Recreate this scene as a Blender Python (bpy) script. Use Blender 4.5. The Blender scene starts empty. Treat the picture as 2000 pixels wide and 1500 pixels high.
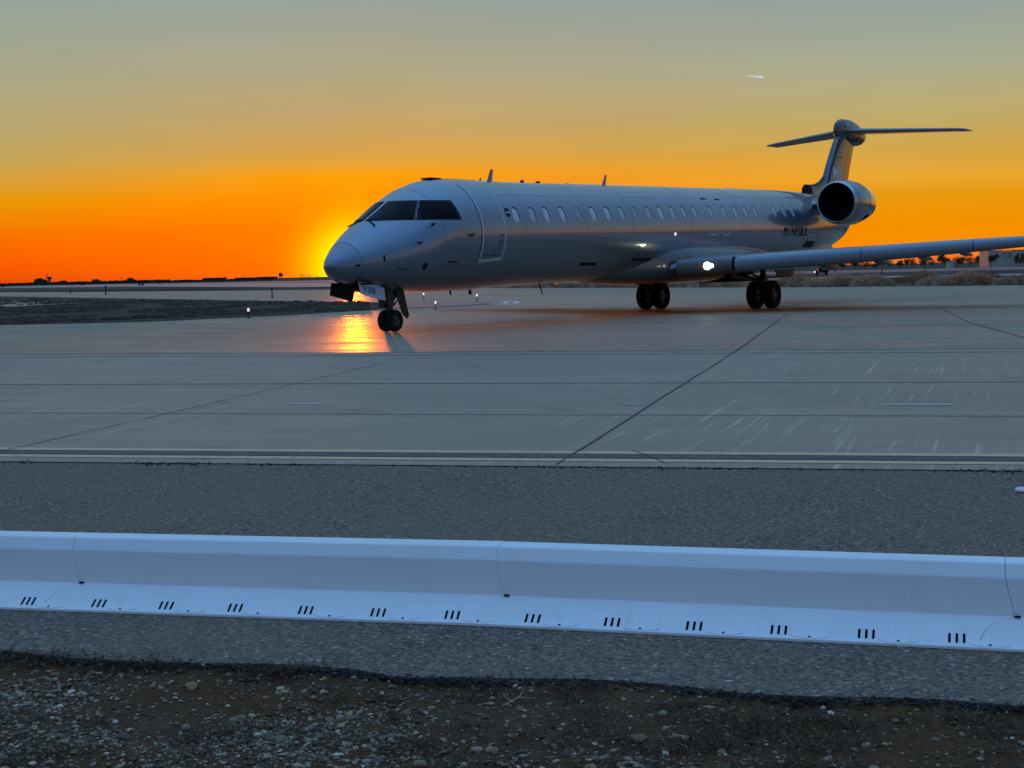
import bpy, bmesh, math, random
from mathutils import Vector, Matrix, noise
random.seed(7)
R = math.radians
scene = bpy.context.scene
COL = scene.collection

# ------------------------------------------------------------------ camera
CAM_H = 1.367
ROLL, PITCH = -0.0226, 0.0723
cam_data = bpy.data.cameras.new('camera'); cam = bpy.data.objects.new('camera', cam_data); COL.objects.link(cam)
cam_data.sensor_width = 36; cam_data.lens = 3007.4/2000*36; cam_data.clip_start = .1; cam_data.clip_end = 30000
fw = Vector((0, math.cos(PITCH), -math.sin(PITCH))); up0 = Vector((0, math.sin(PITCH), math.cos(PITCH))); rt0 = Vector((1, 0, 0))
rt = rt0*math.cos(ROLL)+up0*math.sin(ROLL); up = up0*math.cos(ROLL)-rt0*math.sin(ROLL)
m = Matrix((rt, up, -fw)).transposed().to_4x4(); m.translation = (0, 0, CAM_H); cam.matrix_world = m
scene.camera = cam
scene.cycles.caustics_reflective = False; scene.cycles.caustics_refractive = False
scene.render.resolution_x = 1024; scene.render.resolution_y = 768
scene.view_settings.view_transform = 'Standard'; scene.view_settings.look = 'None'
scene.view_settings.exposure = 0; scene.view_settings.gamma = 1

# ------------------------------------------------------------------ sun and sky
SUN_DIR = Vector((-0.0998, 0.9950, 0.0052)).normalized()      # towards the sun, on the horizon behind the nose
sl = bpy.data.lights.new('sun', 'SUN'); so = bpy.data.objects.new('sun', sl); COL.objects.link(so)
sl.energy = 3.4; sl.angle = R(.55); sl.color = (1, .20, .001)
so.rotation_euler = (-SUN_DIR).to_track_quat('-Z', 'Y').to_euler(); so.location = (0, 0, 60)

def lin(c):
    return tuple(((x/255)/12.92 if x/255 <= .04045 else ((x/255+.055)/1.055)**2.4) for x in c)

class NT:
    """small helper round a node tree"""
    def __init__(s, tree): s.t = tree; s.n = tree.nodes; s.l = tree.links
    def add(s, typ, **kw):
        nd = s.n.new(typ)
        for k, v in kw.items(): setattr(nd, k, v)
        return nd
    def put(s, sock, v):
        if isinstance(v, bpy.types.NodeSocket): s.l.new(v, sock)
        elif v is not None:
            if hasattr(sock, 'default_value'):
                try: sock.default_value = v
                except Exception:
                    sock.default_value = (*v, 1) if len(v) == 3 else v
    def math(s, op, a, b=None, c=None, clamp=False):
        nd = s.add('ShaderNodeMath', operation=op, use_clamp=clamp)
        for i, v in enumerate((a, b, c)): 
            if v is not None: s.put(nd.inputs[i], v)
        return nd.outputs[0]
    def vmath(s, op, a, b=None, out=0):
        nd = s.add('ShaderNodeVectorMath', operation=op)
        s.put(nd.inputs[0], a)
        if b is not None: s.put(nd.inputs[1], b)
        return nd.outputs[out]
    def ramp(s, fac, stops, interp='LINEAR'):
        nd = s.add('ShaderNodeValToRGB'); cr = nd.color_ramp; cr.interpolation = interp
        while len(cr.elements) < len(stops): cr.elements.new(.5)
        for e, (p, c) in zip(cr.elements, stops):
            e.position = p
        for e, (p, c) in zip(cr.elements, stops):
            if not hasattr(c, '__len__'): c = (c, c, c)
            e.color = (*c[:3], 1)
        s.put(nd.inputs[0], fac); return nd.outputs[0]
    def mix(s, fac, a, b, blend='MIX'):
        nd = s.add('ShaderNodeMix', data_type='RGBA', blend_type=blend)
        s.put(nd.inputs[0], fac); s.put(nd.inputs[6], a if isinstance(a, bpy.types.NodeSocket) else (*a[:3], 1)); s.put(nd.inputs[7], b if isinstance(b, bpy.types.NodeSocket) else (*b[:3], 1))
        return nd.outputs[2]
    def noise(s, vec, scale, detail=4, rough=.55, dist=0):
        nd = s.add('ShaderNodeTexNoise'); s.put(nd.inputs['Vector'], vec)
        nd.inputs['Scale'].default_value = scale; nd.inputs['Detail'].default_value = detail
        nd.inputs['Roughness'].default_value = rough; nd.inputs['Distortion'].default_value = dist
        return nd.outputs['Fac']
    def mapping(s, vec, rot=(0, 0, 0), scale=(1, 1, 1), loc=(0, 0, 0)):
        nd = s.add('ShaderNodeMapping'); s.put(nd.inputs[0], vec); nd.inputs['Location'].default_value = loc
        nd.inputs['Rotation'].default_value = rot; nd.inputs['Scale'].default_value = scale; return nd.outputs[0]

world = bpy.data.worlds.new('World'); scene.world = world; world.use_nodes = True
W = NT(world.node_tree); W.n.clear()
tc = W.add('ShaderNodeTexCoord'); D = W.vmath('NORMALIZE', tc.outputs['Generated'])
sx = W.add('ShaderNodeSeparateXYZ'); W.l.new(D, sx.inputs[0])
el = W.math('MULTIPLY', W.math('ARCSINE', sx.outputs[2]), 57.2958)
flat = W.vmath('NORMALIZE', W.vmath('MULTIPLY', D, (1, 1, 0)))
sunflat = Vector((SUN_DIR.x, SUN_DIR.y, 0)).normalized()
cosaz = W.vmath('DOT_PRODUCT', flat, tuple(sunflat), out=1)
az = W.math('MULTIPLY', W.math('ARCCOSINE', cosaz), 57.2958)
side = W.vmath('DOT_PRODUCT', flat, (sunflat.y, -sunflat.x, 0), out=1)   # + to the right of the sun
f12 = W.math('DIVIDE', el, 12.0, clamp=True)
def st(lst): return [(e/12, lin(c)) for e, c in lst]
near = W.ramp(f12, st([(0, (250, 96, 10)), (.4, (255, 104, 0)), (1.75, (255, 112, 0)), (2.7, (255, 130, 0)), (3.7, (238, 150, 2)), (4.3, (208, 155, 62)), (5.4, (190, 158, 98)), (7.4, (166, 162, 132)), (10.2, (144, 158, 157)), (12, (134, 154, 162))]))
left = W.ramp(f12, st([(0, (216, 62, 10)), (.4, (236, 76, 3)), (1.4, (242, 98, 0)), (2.5, (226, 140, 0)), (3.05, (213, 154, 3)), (3.35, (203, 156, 48)), (4.2, (188, 162, 86)), (5.0, (177, 163, 105)), (6.7, (165, 164, 128)), (10.3, (137, 158, 156)), (12, (128, 152, 160))]))
right = W.ramp(f12, st([(0, (250, 112, 45)), (.35, (252, 128, 20)), (.8, (246, 142, 0)), (1.8, (236, 144, 2)), (2.5, (226, 150, 14)), (3.1, (228, 164, 45)), (4.1, (207, 164, 72)), (5.2, (188, 167, 102)), (7, (166, 169, 142)), (9.8, (140, 156, 160)), (12, (130, 152, 166))]))
wl = W.math('DIVIDE', W.math('SUBTRACT', az, 2.5), 13, clamp=True)
wr = W.math('DIVIDE', W.math('SUBTRACT', az, 2.5), 17, clamp=True)
cl = W.mix(wl, near, left); cr_ = W.mix(wr, near, right)
low = W.mix(W.math('GREATER_THAN', side, 0), cl, cr_)
f90 = W.math('DIVIDE', el, 90.0, clamp=True)
anti = W.ramp(f90, [(0, (.26, .22, .20)), (.035, (.36, .29, .26)), (.09, (.27, .28, .31)), (.18, (.11, .21, .40)), (.33, (.09, .27, .60)), (.55, (.22, .52, 1.0)), (1, (.36, .76, 1.44))])
high = W.ramp(f90, [(0, lin((140, 156, 158))), (.13, lin((136, 154, 160))), (.28, (.18, .30, .41)), (.5, (.22, .48, .85)), (1, (.36, .76, 1.44))])
wa = W.math('DIVIDE', W.math('SUBTRACT', az, 32), 80, clamp=True)
sky = W.mix(W.math('DIVIDE', W.math('SUBTRACT', el, 9.5), 6, clamp=True), low, high)
sky = W.mix(wa, sky, anti)
wn = W.noise(W.mapping(D, scale=(3, 3, 38)), 1.6, 5, .55); wn2 = W.noise(W.mapping(D, scale=(6, 6, 16)), 1.3, 3, .5)
lay = W.add('ShaderNodeVectorMath', operation='SCALE'); W.l.new(sky, lay.inputs[0])
W.l.new(W.math('ADD', .885, W.math('ADD', W.math('MULTIPLY', wn, .14), W.math('MULTIPLY', wn2, .09))), lay.inputs['Scale']); sky = lay.outputs[0]
dl = W.math('MULTIPLY', W.math('ARCCOSINE', W.vmath('DOT_PRODUCT', D, tuple(SUN_DIR), out=1)), 57.2958)
g1 = W.math('EXPONENT', W.math('MULTIPLY', W.math('POWER', W.math('DIVIDE', dl, 1.42), 2.0), -1))
g2 = W.math('EXPONENT', W.math('MULTIPLY', W.math('DIVIDE', dl, 2.4), -1))
glow = W.add('ShaderNodeVectorMath', operation='SCALE'); glow.inputs[0].default_value = (.4, 1.25, 0); W.l.new(g1, glow.inputs['Scale'])
glow2 = W.add('ShaderNodeVectorMath', operation='SCALE'); glow2.inputs[0].default_value = (.1, .07, 0); W.l.new(g2, glow2.inputs['Scale'])
tot = W.vmath('ADD', W.vmath('ADD', sky, glow.outputs[0]), glow2.outputs[0])
nis = W.add('ShaderNodeTexSky', sky_type='NISHITA'); nis.sun_disc = False
nis.sun_elevation = math.asin(SUN_DIR.z); nis.sun_rotation = math.atan2(SUN_DIR.x, SUN_DIR.y)
bg = W.add('ShaderNodeBackground'); W.l.new(tot, bg.inputs[0]); bg.inputs[1].default_value = 1
bg2 = W.add('ShaderNodeBackground'); W.l.new(nis.outputs[0], bg2.inputs[0]); bg2.inputs[1].default_value = .008
ad = W.add('ShaderNodeAddShader'); W.l.new(bg.outputs[0], ad.inputs[0]); W.l.new(bg2.outputs[0], ad.inputs[1])
wo = W.add('ShaderNodeOutputWorld'); W.l.new(ad.outputs[0], wo.inputs[0])

# ------------------------------------------------------------------ materials
def mat(name, base=(.5, .5, .5), rough=.5, metal=0, coat=0, spec=.5, emit=None, estr=0, coat_rough=.03):
    mt = bpy.data.materials.new(name); mt.use_nodes = True
    T = NT(mt.node_tree); b = T.n['Principled BSDF']
    b.inputs['Base Color'].default_value = (*base, 1); b.inputs['Roughness'].default_value = rough
    b.inputs['Metallic'].default_value = metal; b.inputs['Coat Weight'].default_value = coat
    b.inputs['Coat Roughness'].default_value = coat_rough; b.inputs['Specular IOR Level'].default_value = spec
    if emit: b.inputs['Emission Color'].default_value = (*emit, 1); b.inputs['Emission Strength'].default_value = estr
    mt['T'] = 0
    return mt
def nodes(mt):
    T = NT(mt.node_tree); return T, T.n['Principled BSDF']
def pos(T): return T.add('ShaderNodeNewGeometry').outputs['Position']
def bump(T, b, h, strength, dist):
    nd = T.add('ShaderNodeBump'); nd.inputs['Strength'].default_value = strength; nd.inputs['Distance'].default_value = dist
    T.l.new(h, nd.inputs['Height']); T.l.new(nd.outputs[0], b.inputs['Normal'])

ANG = math.atan2(.30841, .95125)       # the slab grid is turned by this
def concrete(name, base, rough, sheen, ripple=0):
    mt = mat(name, base, rough); T, b = nodes(mt); P = pos(T)
    q = T.mapping(P, rot=(0, 0, ANG))          # x along the joints, y across
    big = T.noise(q, .12, 3); med = T.noise(T.mapping(q, scale=(.25, 1.2, 1)), 1.0, 5, .6)
    fine = T.noise(P, 60, 3, .7)
    # long straw-thin scratches left by brushing and sweeping, two directions
    s1 = T.noise(T.mapping(q, scale=(.35, 9, 1)), 1.3, 5, .72)
    s2 = T.noise(T.mapping(q, rot=(0, 0, R(-9)), scale=(15, .30, 1), loc=(3, 1, 0)), 1.2, 4, .7, .5)
    patch = T.noise(T.mapping(q, loc=(8, 3, 0), scale=(.5, .8, 1)), .35, 3)
    k1 = T.math('MULTIPLY', T.ramp(s1, [(.54, 0), (.70, 1)]), T.ramp(T.noise(T.mapping(q, scale=(.4, 1, 1)), .8, 2), [(.40, 0), (.58, 1)]))
    k2 = T.math('MULTIPLY', T.ramp(s2, [(.55, 0), (.72, .8)]), T.ramp(patch, [(.46, 0), (.56, 1)]))
    # polished patches under the wheel paths
    ks = T.math('MAXIMUM', T.math('MULTIPLY', k1, .55), k2)
    c = T.mix(T.ramp(big, [(.3, 0), (.7, 1)]), tuple(x*.90 for x in base), tuple(x*1.10 for x in base))
    c = T.mix(T.math('MULTIPLY', T.ramp(med, [(.35, 0), (.7, 1)]), .45), c, tuple(x*.74 for x in base))
    c = T.mix(T.math('MULTIPLY', T.ramp(fine, [(.35, 0), (.65, 1)]), .25), c, tuple(x*1.3 for x in base))
    c = T.mix(T.math('MULTIPLY', ks, .75), c, tuple(min(1, x*2.3) for x in base))
    # each slab was poured on its own day; oily stains and rubber on top
    sp = T.add('ShaderNodeSeparateXYZ'); T.l.new(q, sp.inputs[0]); cb = T.add('ShaderNodeCombineXYZ')
    T.l.new(T.math('FLOOR', T.math('DIVIDE', T.math('ADD', sp.outputs[0], 4.27), 5.41)), cb.inputs[0]); T.l.new(T.math('FLOOR', T.math('DIVIDE', T.math('SUBTRACT', sp.outputs[1], 16.62), 4.35)), cb.inputs[1])
    wnz = T.add('ShaderNodeTexWhiteNoise'); T.l.new(cb.outputs[0], wnz.inputs['Vector'])
    c = T.mix(T.math('MULTIPLY', wnz.outputs['Value'], .30), c, tuple(x*.55 for x in base))
    stn = T.noise(T.mapping(q, scale=(1, 1.4, 1), loc=(2, 9, 0)), .9, 6, .7); drip = T.noise(T.mapping(q, loc=(5, 1, 0)), 3.2, 3, .5)
    c = T.mix(T.math('MULTIPLY', T.ramp(stn, [(.56, 0), (.68, 1)]), .38), c, tuple(x*.45 for x in base))
    c = T.mix(T.math('MULTIPLY', T.ramp(drip, [(.70, 0), (.74, 1)]), .35), c, tuple(x*.4 for x in base))
    T.l.new(c, b.inputs['Base Color'])
    rg = T.math('SUBTRACT', T.math('ADD', rough, T.math('MULTIPLY', T.math('SUBTRACT', med, .5), .25)), T.math('MULTIPLY', ks, sheen))
    rip = T.noise(T.mapping(q, rot=(0, 0, R(4)), scale=(.30, 3.2, 1)), 1.0, 5, .7)
    if ripple: rg = T.math('ADD', rg, T.math('MULTIPLY', T.math('SUBTRACT', rip, .5), 1.5)); b.inputs['Specular IOR Level'].default_value = .4
    T.l.new(rg, b.inputs['Roughness'])
    h = T.math('ADD', T.math('ADD', T.math('MULTIPLY', s1, .6), T.math('MULTIPLY', fine, .35)), T.math('MULTIPLY', rip, 9.0*ripple))
    bump(T, b, h, .35 if not ripple else .5, .01)
    return mt
M_CONC = concrete('worn_concrete', (.325, .215, .140), .60, .26)
M_CONC2 = concrete('taxiway_concrete', (.235, .178, .115), .56, .32, 1)
def asphalt(name, base, rough=.85):
    mt = mat(name, base, rough); T, b = nodes(mt); P = pos(T)
    v = T.add('ShaderNodeTexVoronoi'); T.l.new(P, v.inputs['Vector']); v.inputs['Scale'].default_value = 70
    g = T.noise(P, 30, 4, .8); big = T.noise(P, .7, 4)
    sep = T.add('ShaderNodeSeparateColor'); T.l.new(v.outputs['Color'], sep.inputs[0])
    c = T.mix(T.ramp(sep.outputs[0], [(.0, 0), (1, 1)]), tuple(x*.12 for x in base), tuple(x*2.3 for x in base))
    c = T.mix(T.math('MULTIPLY', T.ramp(g, [(.42, 0), (.62, 1)]), .62), c, tuple(x*.3 for x in base))
    c = T.mix(T.math('MULTIPLY', T.ramp(big, [(.35, 0), (.65, 1)]), .35), c, tuple(x*1.35 for x in base))
    c = T.mix(T.ramp(sep.outputs[1], [(.985, 0), (.995, 1)]), c, (.42, .40, .36))
    T.l.new(c, b.inputs['Base Color'])
    bump(T, b, T.math('ADD', T.math('MULTIPLY', v.outputs['Distance'], 1.2), g), .9, .006)
    return mt
M_ASPH = asphalt('shoulder_asphalt', (.150, .102, .068))
M_RUNW = asphalt('runway_asphalt', (.10, .10, .102))
def dirt(name, a, bcol, scale=1.0, bstr=.8, bd=.03):
    mt = mat(name, a, 1.0, spec=0.0); T, b = nodes(mt); P = pos(T)
    n1 = T.noise(P, 1.1*scale, 6, .65); n2 = T.noise(P, 26*scale, 5, .75); n3 = T.noise(P, 5*scale, 4, .6)
    c = T.mix(T.ramp(n1, [(.35, 0), (.65, 1)]), a, bcol)
    c = T.mix(T.math('MULTIPLY', T.ramp(n2, [(.35, 0), (.7, 1)]), .6), c, tuple(x*.35 for x in a))
    c = T.mix(T.math('MULTIPLY', T.ramp(n3, [(.55, 0), (.75, 1)]), .5), c, tuple(x*1.5 for x in a))
    T.l.new(c, b.inputs['Base Color']); bump(T, b, T.math('ADD', n2, n3), bstr, bd)
    return mt
M_DIRT = dirt('gravelly_soil', (.135, .062, .032), (.155, .088, .052))
M_DES = dirt('desert_soil', (.16, .12, .085), (.095, .07, .05), .25, .25, .05)
M_DESDK = dirt('dark_infield_soil', (.20, .145, .105), (.115, .088, .070), .8, .9, .12)

def paint(name, base, rough=.3, metal=.25, coat=1.0, dirty=.12, coat_rough=.035):
    mt = mat(name, base, rough, metal, coat, coat_rough=coat_rough); T, b = nodes(mt)
    oc = T.add('ShaderNodeTexCoord').outputs['Object']
    n = T.noise(T.mapping(oc, scale=(.5, 1, 2.2)), 1.3, 6, .65)
    c = T.mix(T.math('MULTIPLY', T.ramp(n, [(.35, 0), (.75, 1)]), dirty*2), base, tuple(x*.72 for x in base))
    T.l.new(c, b.inputs['Base Color'])
    rr = T.math('ADD', coat_rough, T.math('MULTIPLY', T.ramp(n, [(.4, 0), (.8, 1)]), .06)); T.l.new(rr, b.inputs['Coat Roughness'])
    bump(T, b, T.noise(T.mapping(oc, scale=(1, 1, 1)), .9, 2), .05, .02)
    return mt
M_PAINT = paint('silver_grey_paint', (.165, .21, .275), .30, .60)
M_BELLY_SHADE = paint('belly_paint_with_shade', (.075, .085, .095), .4, .2, .8, coat_rough=.06)  # fairing and glove coloured darker to carry the shade under the hull
M_RADOME = paint('radome_paint', (.15, .18, .255), .36, .5, .9, coat_rough=.08)
M_WING = paint('wing_paint', (.22, .25, .29), .38, .25, .5, coat_rough=.14)
M_UNDER = paint('wing_underside_paint', (.20, .21, .22), .5, .1, .2, coat_rough=.2)
M_SLAT = paint('slat_metal', (.17, .21, .26), .34, .35, .5, coat_rough=.12)
M_FIN = paint('fin_paint', (.055, .062, .065), .35, .2, .6)
M_LIP = mat('polished_lip', (.42, .43, .46), .22, 1.0)
M_NAC = paint('nacelle_paint', (.14, .165, .21), .3, .35)
M_BLACK = mat('matt_black', (.006, .006, .007), .7, spec=.2)
M_GLASS = mat('cockpit_glass', (.002, .002, .005), .10, spec=.07)
M_SEAL_SHADOW = mat('dark_seal_and_shadow', (.014, .018, .026), .6, spec=.1)
M_SHADE = [paint('white_window_shade', (.44, .49, .54), .4, 0, .6, .02), paint('pale_window_shade', (.34, .39, .45), .4, 0, .6, .02), paint('grey_window_shade', (.24, .29, .35), .4, 0, .6, .02)]
M_LINE = mat('white_outline_paint', (.50, .54, .57), .45)
M_NAVY = mat('dark_blue_lettering', (.008, .012, .035), .5, spec=.1)
M_RED = mat('flag_red', (.30, .03, .03), .4)
M_WHITE = mat('white_lettering', (.66, .68, .68), .5)
M_TYRE = mat('tyre_rubber', (.010, .010, .011), .85, spec=.25)
M_RIM = mat('wheel_rim_metal', (.07, .08, .09), .45, .6)
M_STEEL = mat('gear_steel', (.035, .037, .04), .45, .5)
M_DKPAINT = mat('dark_door_paint', (.015, .016, .016), .5, spec=.3)
M_LAMP = mat('landing_lamp', (1, 1, 1), .3, emit=(1, .97, .62), estr=12)
M_LAMP2 = mat('taxi_lamp', (1, 1, 1), .3, emit=(1, .98, .78), estr=8)
M_EDGEL = mat('edge_lamp', (1, 1, 1), .3, emit=(1, .9, .72), estr=.8)
M_SPOT = mat('emissive_spot', (1, 1, 1), .3, emit=(1, .95, .85), estr=.9)

# ------------------------------------------------------------------ mesh helpers
def mobj(name, verts, faces, material, parent=None, smooth=True, mats=None, fmat=None, recalc=True, autosmooth=None):
    me = bpy.data.meshes.new(name); me.from_pydata([tuple(v) for v in verts], [], faces); me.validate()
    for mm in (mats or [material]): me.materials.append(mm)
    if fmat:
        for p, i in zip(me.polygons, fmat): p.material_index = i
    if recalc:
        bm = bmesh.new(); bm.from_mesh(me); bmesh.ops.recalc_face_normals(bm, faces=bm.faces); bm.to_mesh(me); bm.free()
    if smooth: me.polygons.foreach_set('use_smooth', [True]*len(me.polygons))
    if smooth and autosmooth: me.set_sharp_from_angle(angle=R(autosmooth))
    o = bpy.data.objects.new(name, me); COL.objects.link(o)
    if parent: o.parent = parent
    return o
class MB:
    def __init__(s): s.v = []; s.f = []; s.m = []
    def box(s, c, size, rot=None, mi=0):
        b = len(s.v); M = rot if rot is not None else Matrix.Identity(3)
        for x in (-1, 1):
            for y in (-1, 1):
                for z in (-1, 1): s.v.append(Vector(c)+M @ Vector((x*size[0]/2, y*size[1]/2, z*size[2]/2)))
        for f in ((0, 1, 3, 2), (4, 6, 7, 5), (0, 4, 5, 1), (2, 3, 7, 6), (0, 2, 6, 4), (1, 5, 7, 3)): s.f.append(tuple(b+i for i in f)); s.m.append(mi)
        return s
    def tube(s, p, q, r0, r1=None, n=12, cap=True, mi=0):
        p, q = Vector(p), Vector(q); r1 = r0 if r1 is None else r1; d = (q-p).normalized()
        a = d.orthogonal().normalized(); bb = d.cross(a); b = len(s.v)
        for c, r in ((p, r0), (q, r1)):
            for i in range(n):
                t = 2*math.pi*i/n; s.v.append(c+a*math.cos(t)*r+bb*math.sin(t)*r)
        for i in range(n): s.f.append((b+i, b+(i+1) % n, b+n+(i+1) % n, b+n+i)); s.m.append(mi)
        if cap: s.f.append(tuple(b+i for i in range(n))[::-1]); s.f.append(tuple(b+n+i for i in range(n))); s.m += [mi, mi]
        return s
    def lathe(s, origin, axis, prof, n=32, ref=None, mi=0, closed=False):
        """prof: list of (distance along the axis, radius)"""
        o = Vector(origin); d = Vector(axis).normalized(); a = d.orthogonal().normalized(); bb = d.cross(a); b = len(s.v)
        for (t, r) in prof:
            for i in range(n):
                w = 2*math.pi*i/n; s.v.append(o+d*t+(a*math.cos(w)+bb*math.sin(w))*r)
        k = len(prof)
        for j in range(k-1 if not closed else k):
            j2 = (j+1) % k
            for i in range(n): s.f.append((b+j*n+i, b+j*n+(i+1) % n, b+j2*n+(i+1) % n, b+j2*n+i)); s.m.append(mi)
        return s
    def loft(s, rings, cap=True, mi=0):
        b = len(s.v); n = len(rings[0])
        for r in rings: s.v += [Vector(p) for p in r]
        for j in range(len(rings)-1):
            for i in range(n): s.f.append((b+j*n+i, b+j*n+(i+1) % n, b+(j+1)*n+(i+1) % n, b+(j+1)*n+i)); s.m.append(mi)
        if cap:
            s.f.append(tuple(b+i for i in range(n))[::-1]); s.f.append(tuple(b+(len(rings)-1)*n+i for i in range(n))); s.m += [mi, mi]
        return s
    def prism(s, poly, axis, a, bq, mi=0):
        """poly in the two other axes, extruded along axis (0,1,2) from a to bq"""
        def mk(u, w, t):
            p = [u, w]; p.insert(axis, t); return p
        return s.loft([[mk(u, w, a) for u, w in poly], [mk(u, w, bq) for u, w in poly]], mi=mi)
    def build(s, name, material, parent=None, smooth=False, auto=None, mats=None, flip=None):
        v = [flip(p) for p in s.v] if flip else s.v
        return mobj(name, v, s.f, material, parent, smooth, mats, s.m if mats else None, autosmooth=auto)
def tag(o, label=None, cat=None, group=None, kind=None):
    if label: o['label'] = label
    if cat: o['category'] = cat
    if group: o['group'] = group
    if kind: o['kind'] = kind
    return o
def empty(name, loc=(0, 0, 0), rz=0):
    o = bpy.data.objects.new(name, None); COL.objects.link(o); o.location = loc; o.rotation_euler = (0, 0, rz); o.empty_display_size = .3; return o
def copy_tree(o, parent=None):
    c = o.copy(); COL.objects.link(c)
    if parent: c.parent = parent
    for ch in list(o.children): copy_tree(ch, c)
    return c

# ------------------------------------------------------------------ the ground
N2 = Vector((.30841, .95125)); T2 = Vector((.95125, -.30841)); DJ = 25.32; K = .02
def gz(x, y):
    """height of the pavement: flat beyond the crown, falling towards the verge on this side"""
    d = N2.x*x+N2.y*y
    return 0.0 if d >= DJ else -K*(DJ-d)
def P_dt(d, t, dz=0):
    p = N2*d+T2*t; return (p.x, p.y, gz(p.x, p.y)+dz)
def sheet(name, pts, dz, material, sub=None):
    v = [(x, y, gz(x, y)+dz) for x, y in pts]
    o = mobj(name, v, [tuple(range(len(v)))], material, smooth=False, recalc=False)
    bm = bmesh.new(); bm.from_mesh(o.data); bmesh.ops.triangulate(bm, faces=bm.faces)
    for f in bm.faces:
        if f.normal.z < 0: f.normal_flip()
    bm.to_mesh(o.data); bm.free()
    return tag(o, kind='structure')
def dt0(d, t): p = N2*d+T2*t; return (p.x, p.y)
# far terrain reaching the horizon
v = [(-9000, 26, -.06), (9000, 26, -.06), (9000, 16000, -.06), (-9000, 16000, -.06)]
mobj('desert_ground', v, [(0, 1, 2, 3)], M_DES, smooth=False, recalc=False)
tag(bpy.data.objects['desert_ground'], kind='structure')
v = [(*dt0(DJ+.5, -700), -.16), (*dt0(DJ+.5, 700), -.16), (*dt0(-600, 700), -K*(DJ+600)-.16), (*dt0(-600, -700), -K*(DJ+600)-.16)]
mobj('near_ground', v, [(0, 3, 2, 1)], M_DIRT, smooth=False, recalc=False); tag(bpy.data.objects['near_ground'], kind='structure')
# main apron beyond the crown
jl = N2*DJ
def dj(t): p = N2*DJ+T2*t; return (p.x, p.y)
apron = [dj(-90), dj(90), (120, 20), (90, 62), (29.05, 87.1), (19.56, 97.5), (11.4, 113), (-1.6, 138.4), (-9, 150), (-30, 175), (-60, 215), (-90.3, 268), (-200, 470), (-420, 800), (-240, 300)]
sheet('apron', apron, 0, M_CONC2)
# apron slab on this side of the crown, falling towards the verge
E0, E1 = Vector((-4.74, 14.12)), Vector((3.95, 11.85)); ed = (E1-E0).normalized(); en = Vector((-ed.y, ed.x))
def edge_pt(t, off=0):
    p = Vector((0, 12.88))+ed*t+en*off; return (p.x, p.y)
sheet('taxiway', [edge_pt(-70), edge_pt(70), dj(75), dj(-75)], .004, M_CONC)
# asphalt shoulder with a ragged near edge
rag = []
for i in range(0, 161):
    t = -20+i*.25
    x = -2.44+(t)*.9566*1.0; y = 7.13-(t)*.2715
    x = 0+t*.962; y = 6.56-t*.272
    nn = noise.noise(Vector((t*1.3, 0, 0)))*.09+noise.noise(Vector((t*5.1, 3, 0)))*.045+noise.noise(Vector((t*17, 5, 0)))*.02
    rag.append((x+.27*nn, y+nn))
me_pts = [edge_pt(22, .35), edge_pt(-22, .35)]
vs = [(x, y, gz(x, y)-.004) for x, y in rag]
vb = [(x, y, gz(x, y)-.06) for x, y in rag]
far = [(edge_pt(-20+i*.25, .3)) for i in range(161)]
vf = [(x, y, gz(x, y)-.004) for x, y in far]
n_ = len(rag); faces = [(i, i+1, 2*n_+i+1, 2*n_+i) for i in range(n_-1)]+[(n_+i, n_+i+1, i+1, i) for i in range(n_-1)]
o = mobj('asphalt_shoulder', vs+vb+vf, faces, M_ASPH, smooth=False); tag(o, kind='structure')

def px2g(pts): return pts
# strips and infields far out (real patches of ground and pavement)
sheet('infield', [(-90, 48), (-30, 50.2), (-17.06, 51.5), (-14, 51.2), (-11.96, 51.6), (-8.1, 55.9), (-5.0, 62.4), (-4.2, 63.5), (-6.0, 77.6), (-9.85, 83.2), (-23.3, 108.6), (-56.6, 171), (-120, 300), (-220, 420)], .012, M_DESDK)
M_SHOUL = asphalt('paved_island_asphalt', (.15, .145, .14), .8)
sheet('paved_island', [(-5.0, 62.6), (-3.5, 63.6), (-2.0, 65.2), (-.85, 67.8), (-1.0, 70.5), (-1.6, 73), (-3.2, 75.3), (-6.5, 78.5)], .02, M_SHOUL)
cl_ = MB(); rgc = random.Random(31)
for i in range(7000):
    u = rgc.random()**.6; v_ = rgc.random(); a_ = Vector((-60, 168)).lerp(Vector((-17, 51.5)), u); b_ = Vector((-7.5, 81)).lerp(Vector((-5.6, 61.5)), u)
    p = a_.lerp(b_, v_); r = rgc.uniform(.02, .07)*(1+1.2*max(0, noise.noise(Vector((p.x*.25, p.y*.12, 0)))))
    if noise.noise(Vector((p.x*.3, p.y*.1, 3))) < -.12: continue
    Mx = Matrix.Rotation(rgc.uniform(0, 6), 3, 'Z') @ Matrix.Rotation(rgc.uniform(-.5, .5), 3, 'X'); cl_.box((p.x, p.y, .012+r*.2), (r*2.4, r*1.8, r*.8), Mx)
tag(cl_.build('soil_clods', M_DESDK), 'clods of brown soil on the dark infield left of the nose', 'clods', kind='stuff')
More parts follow.
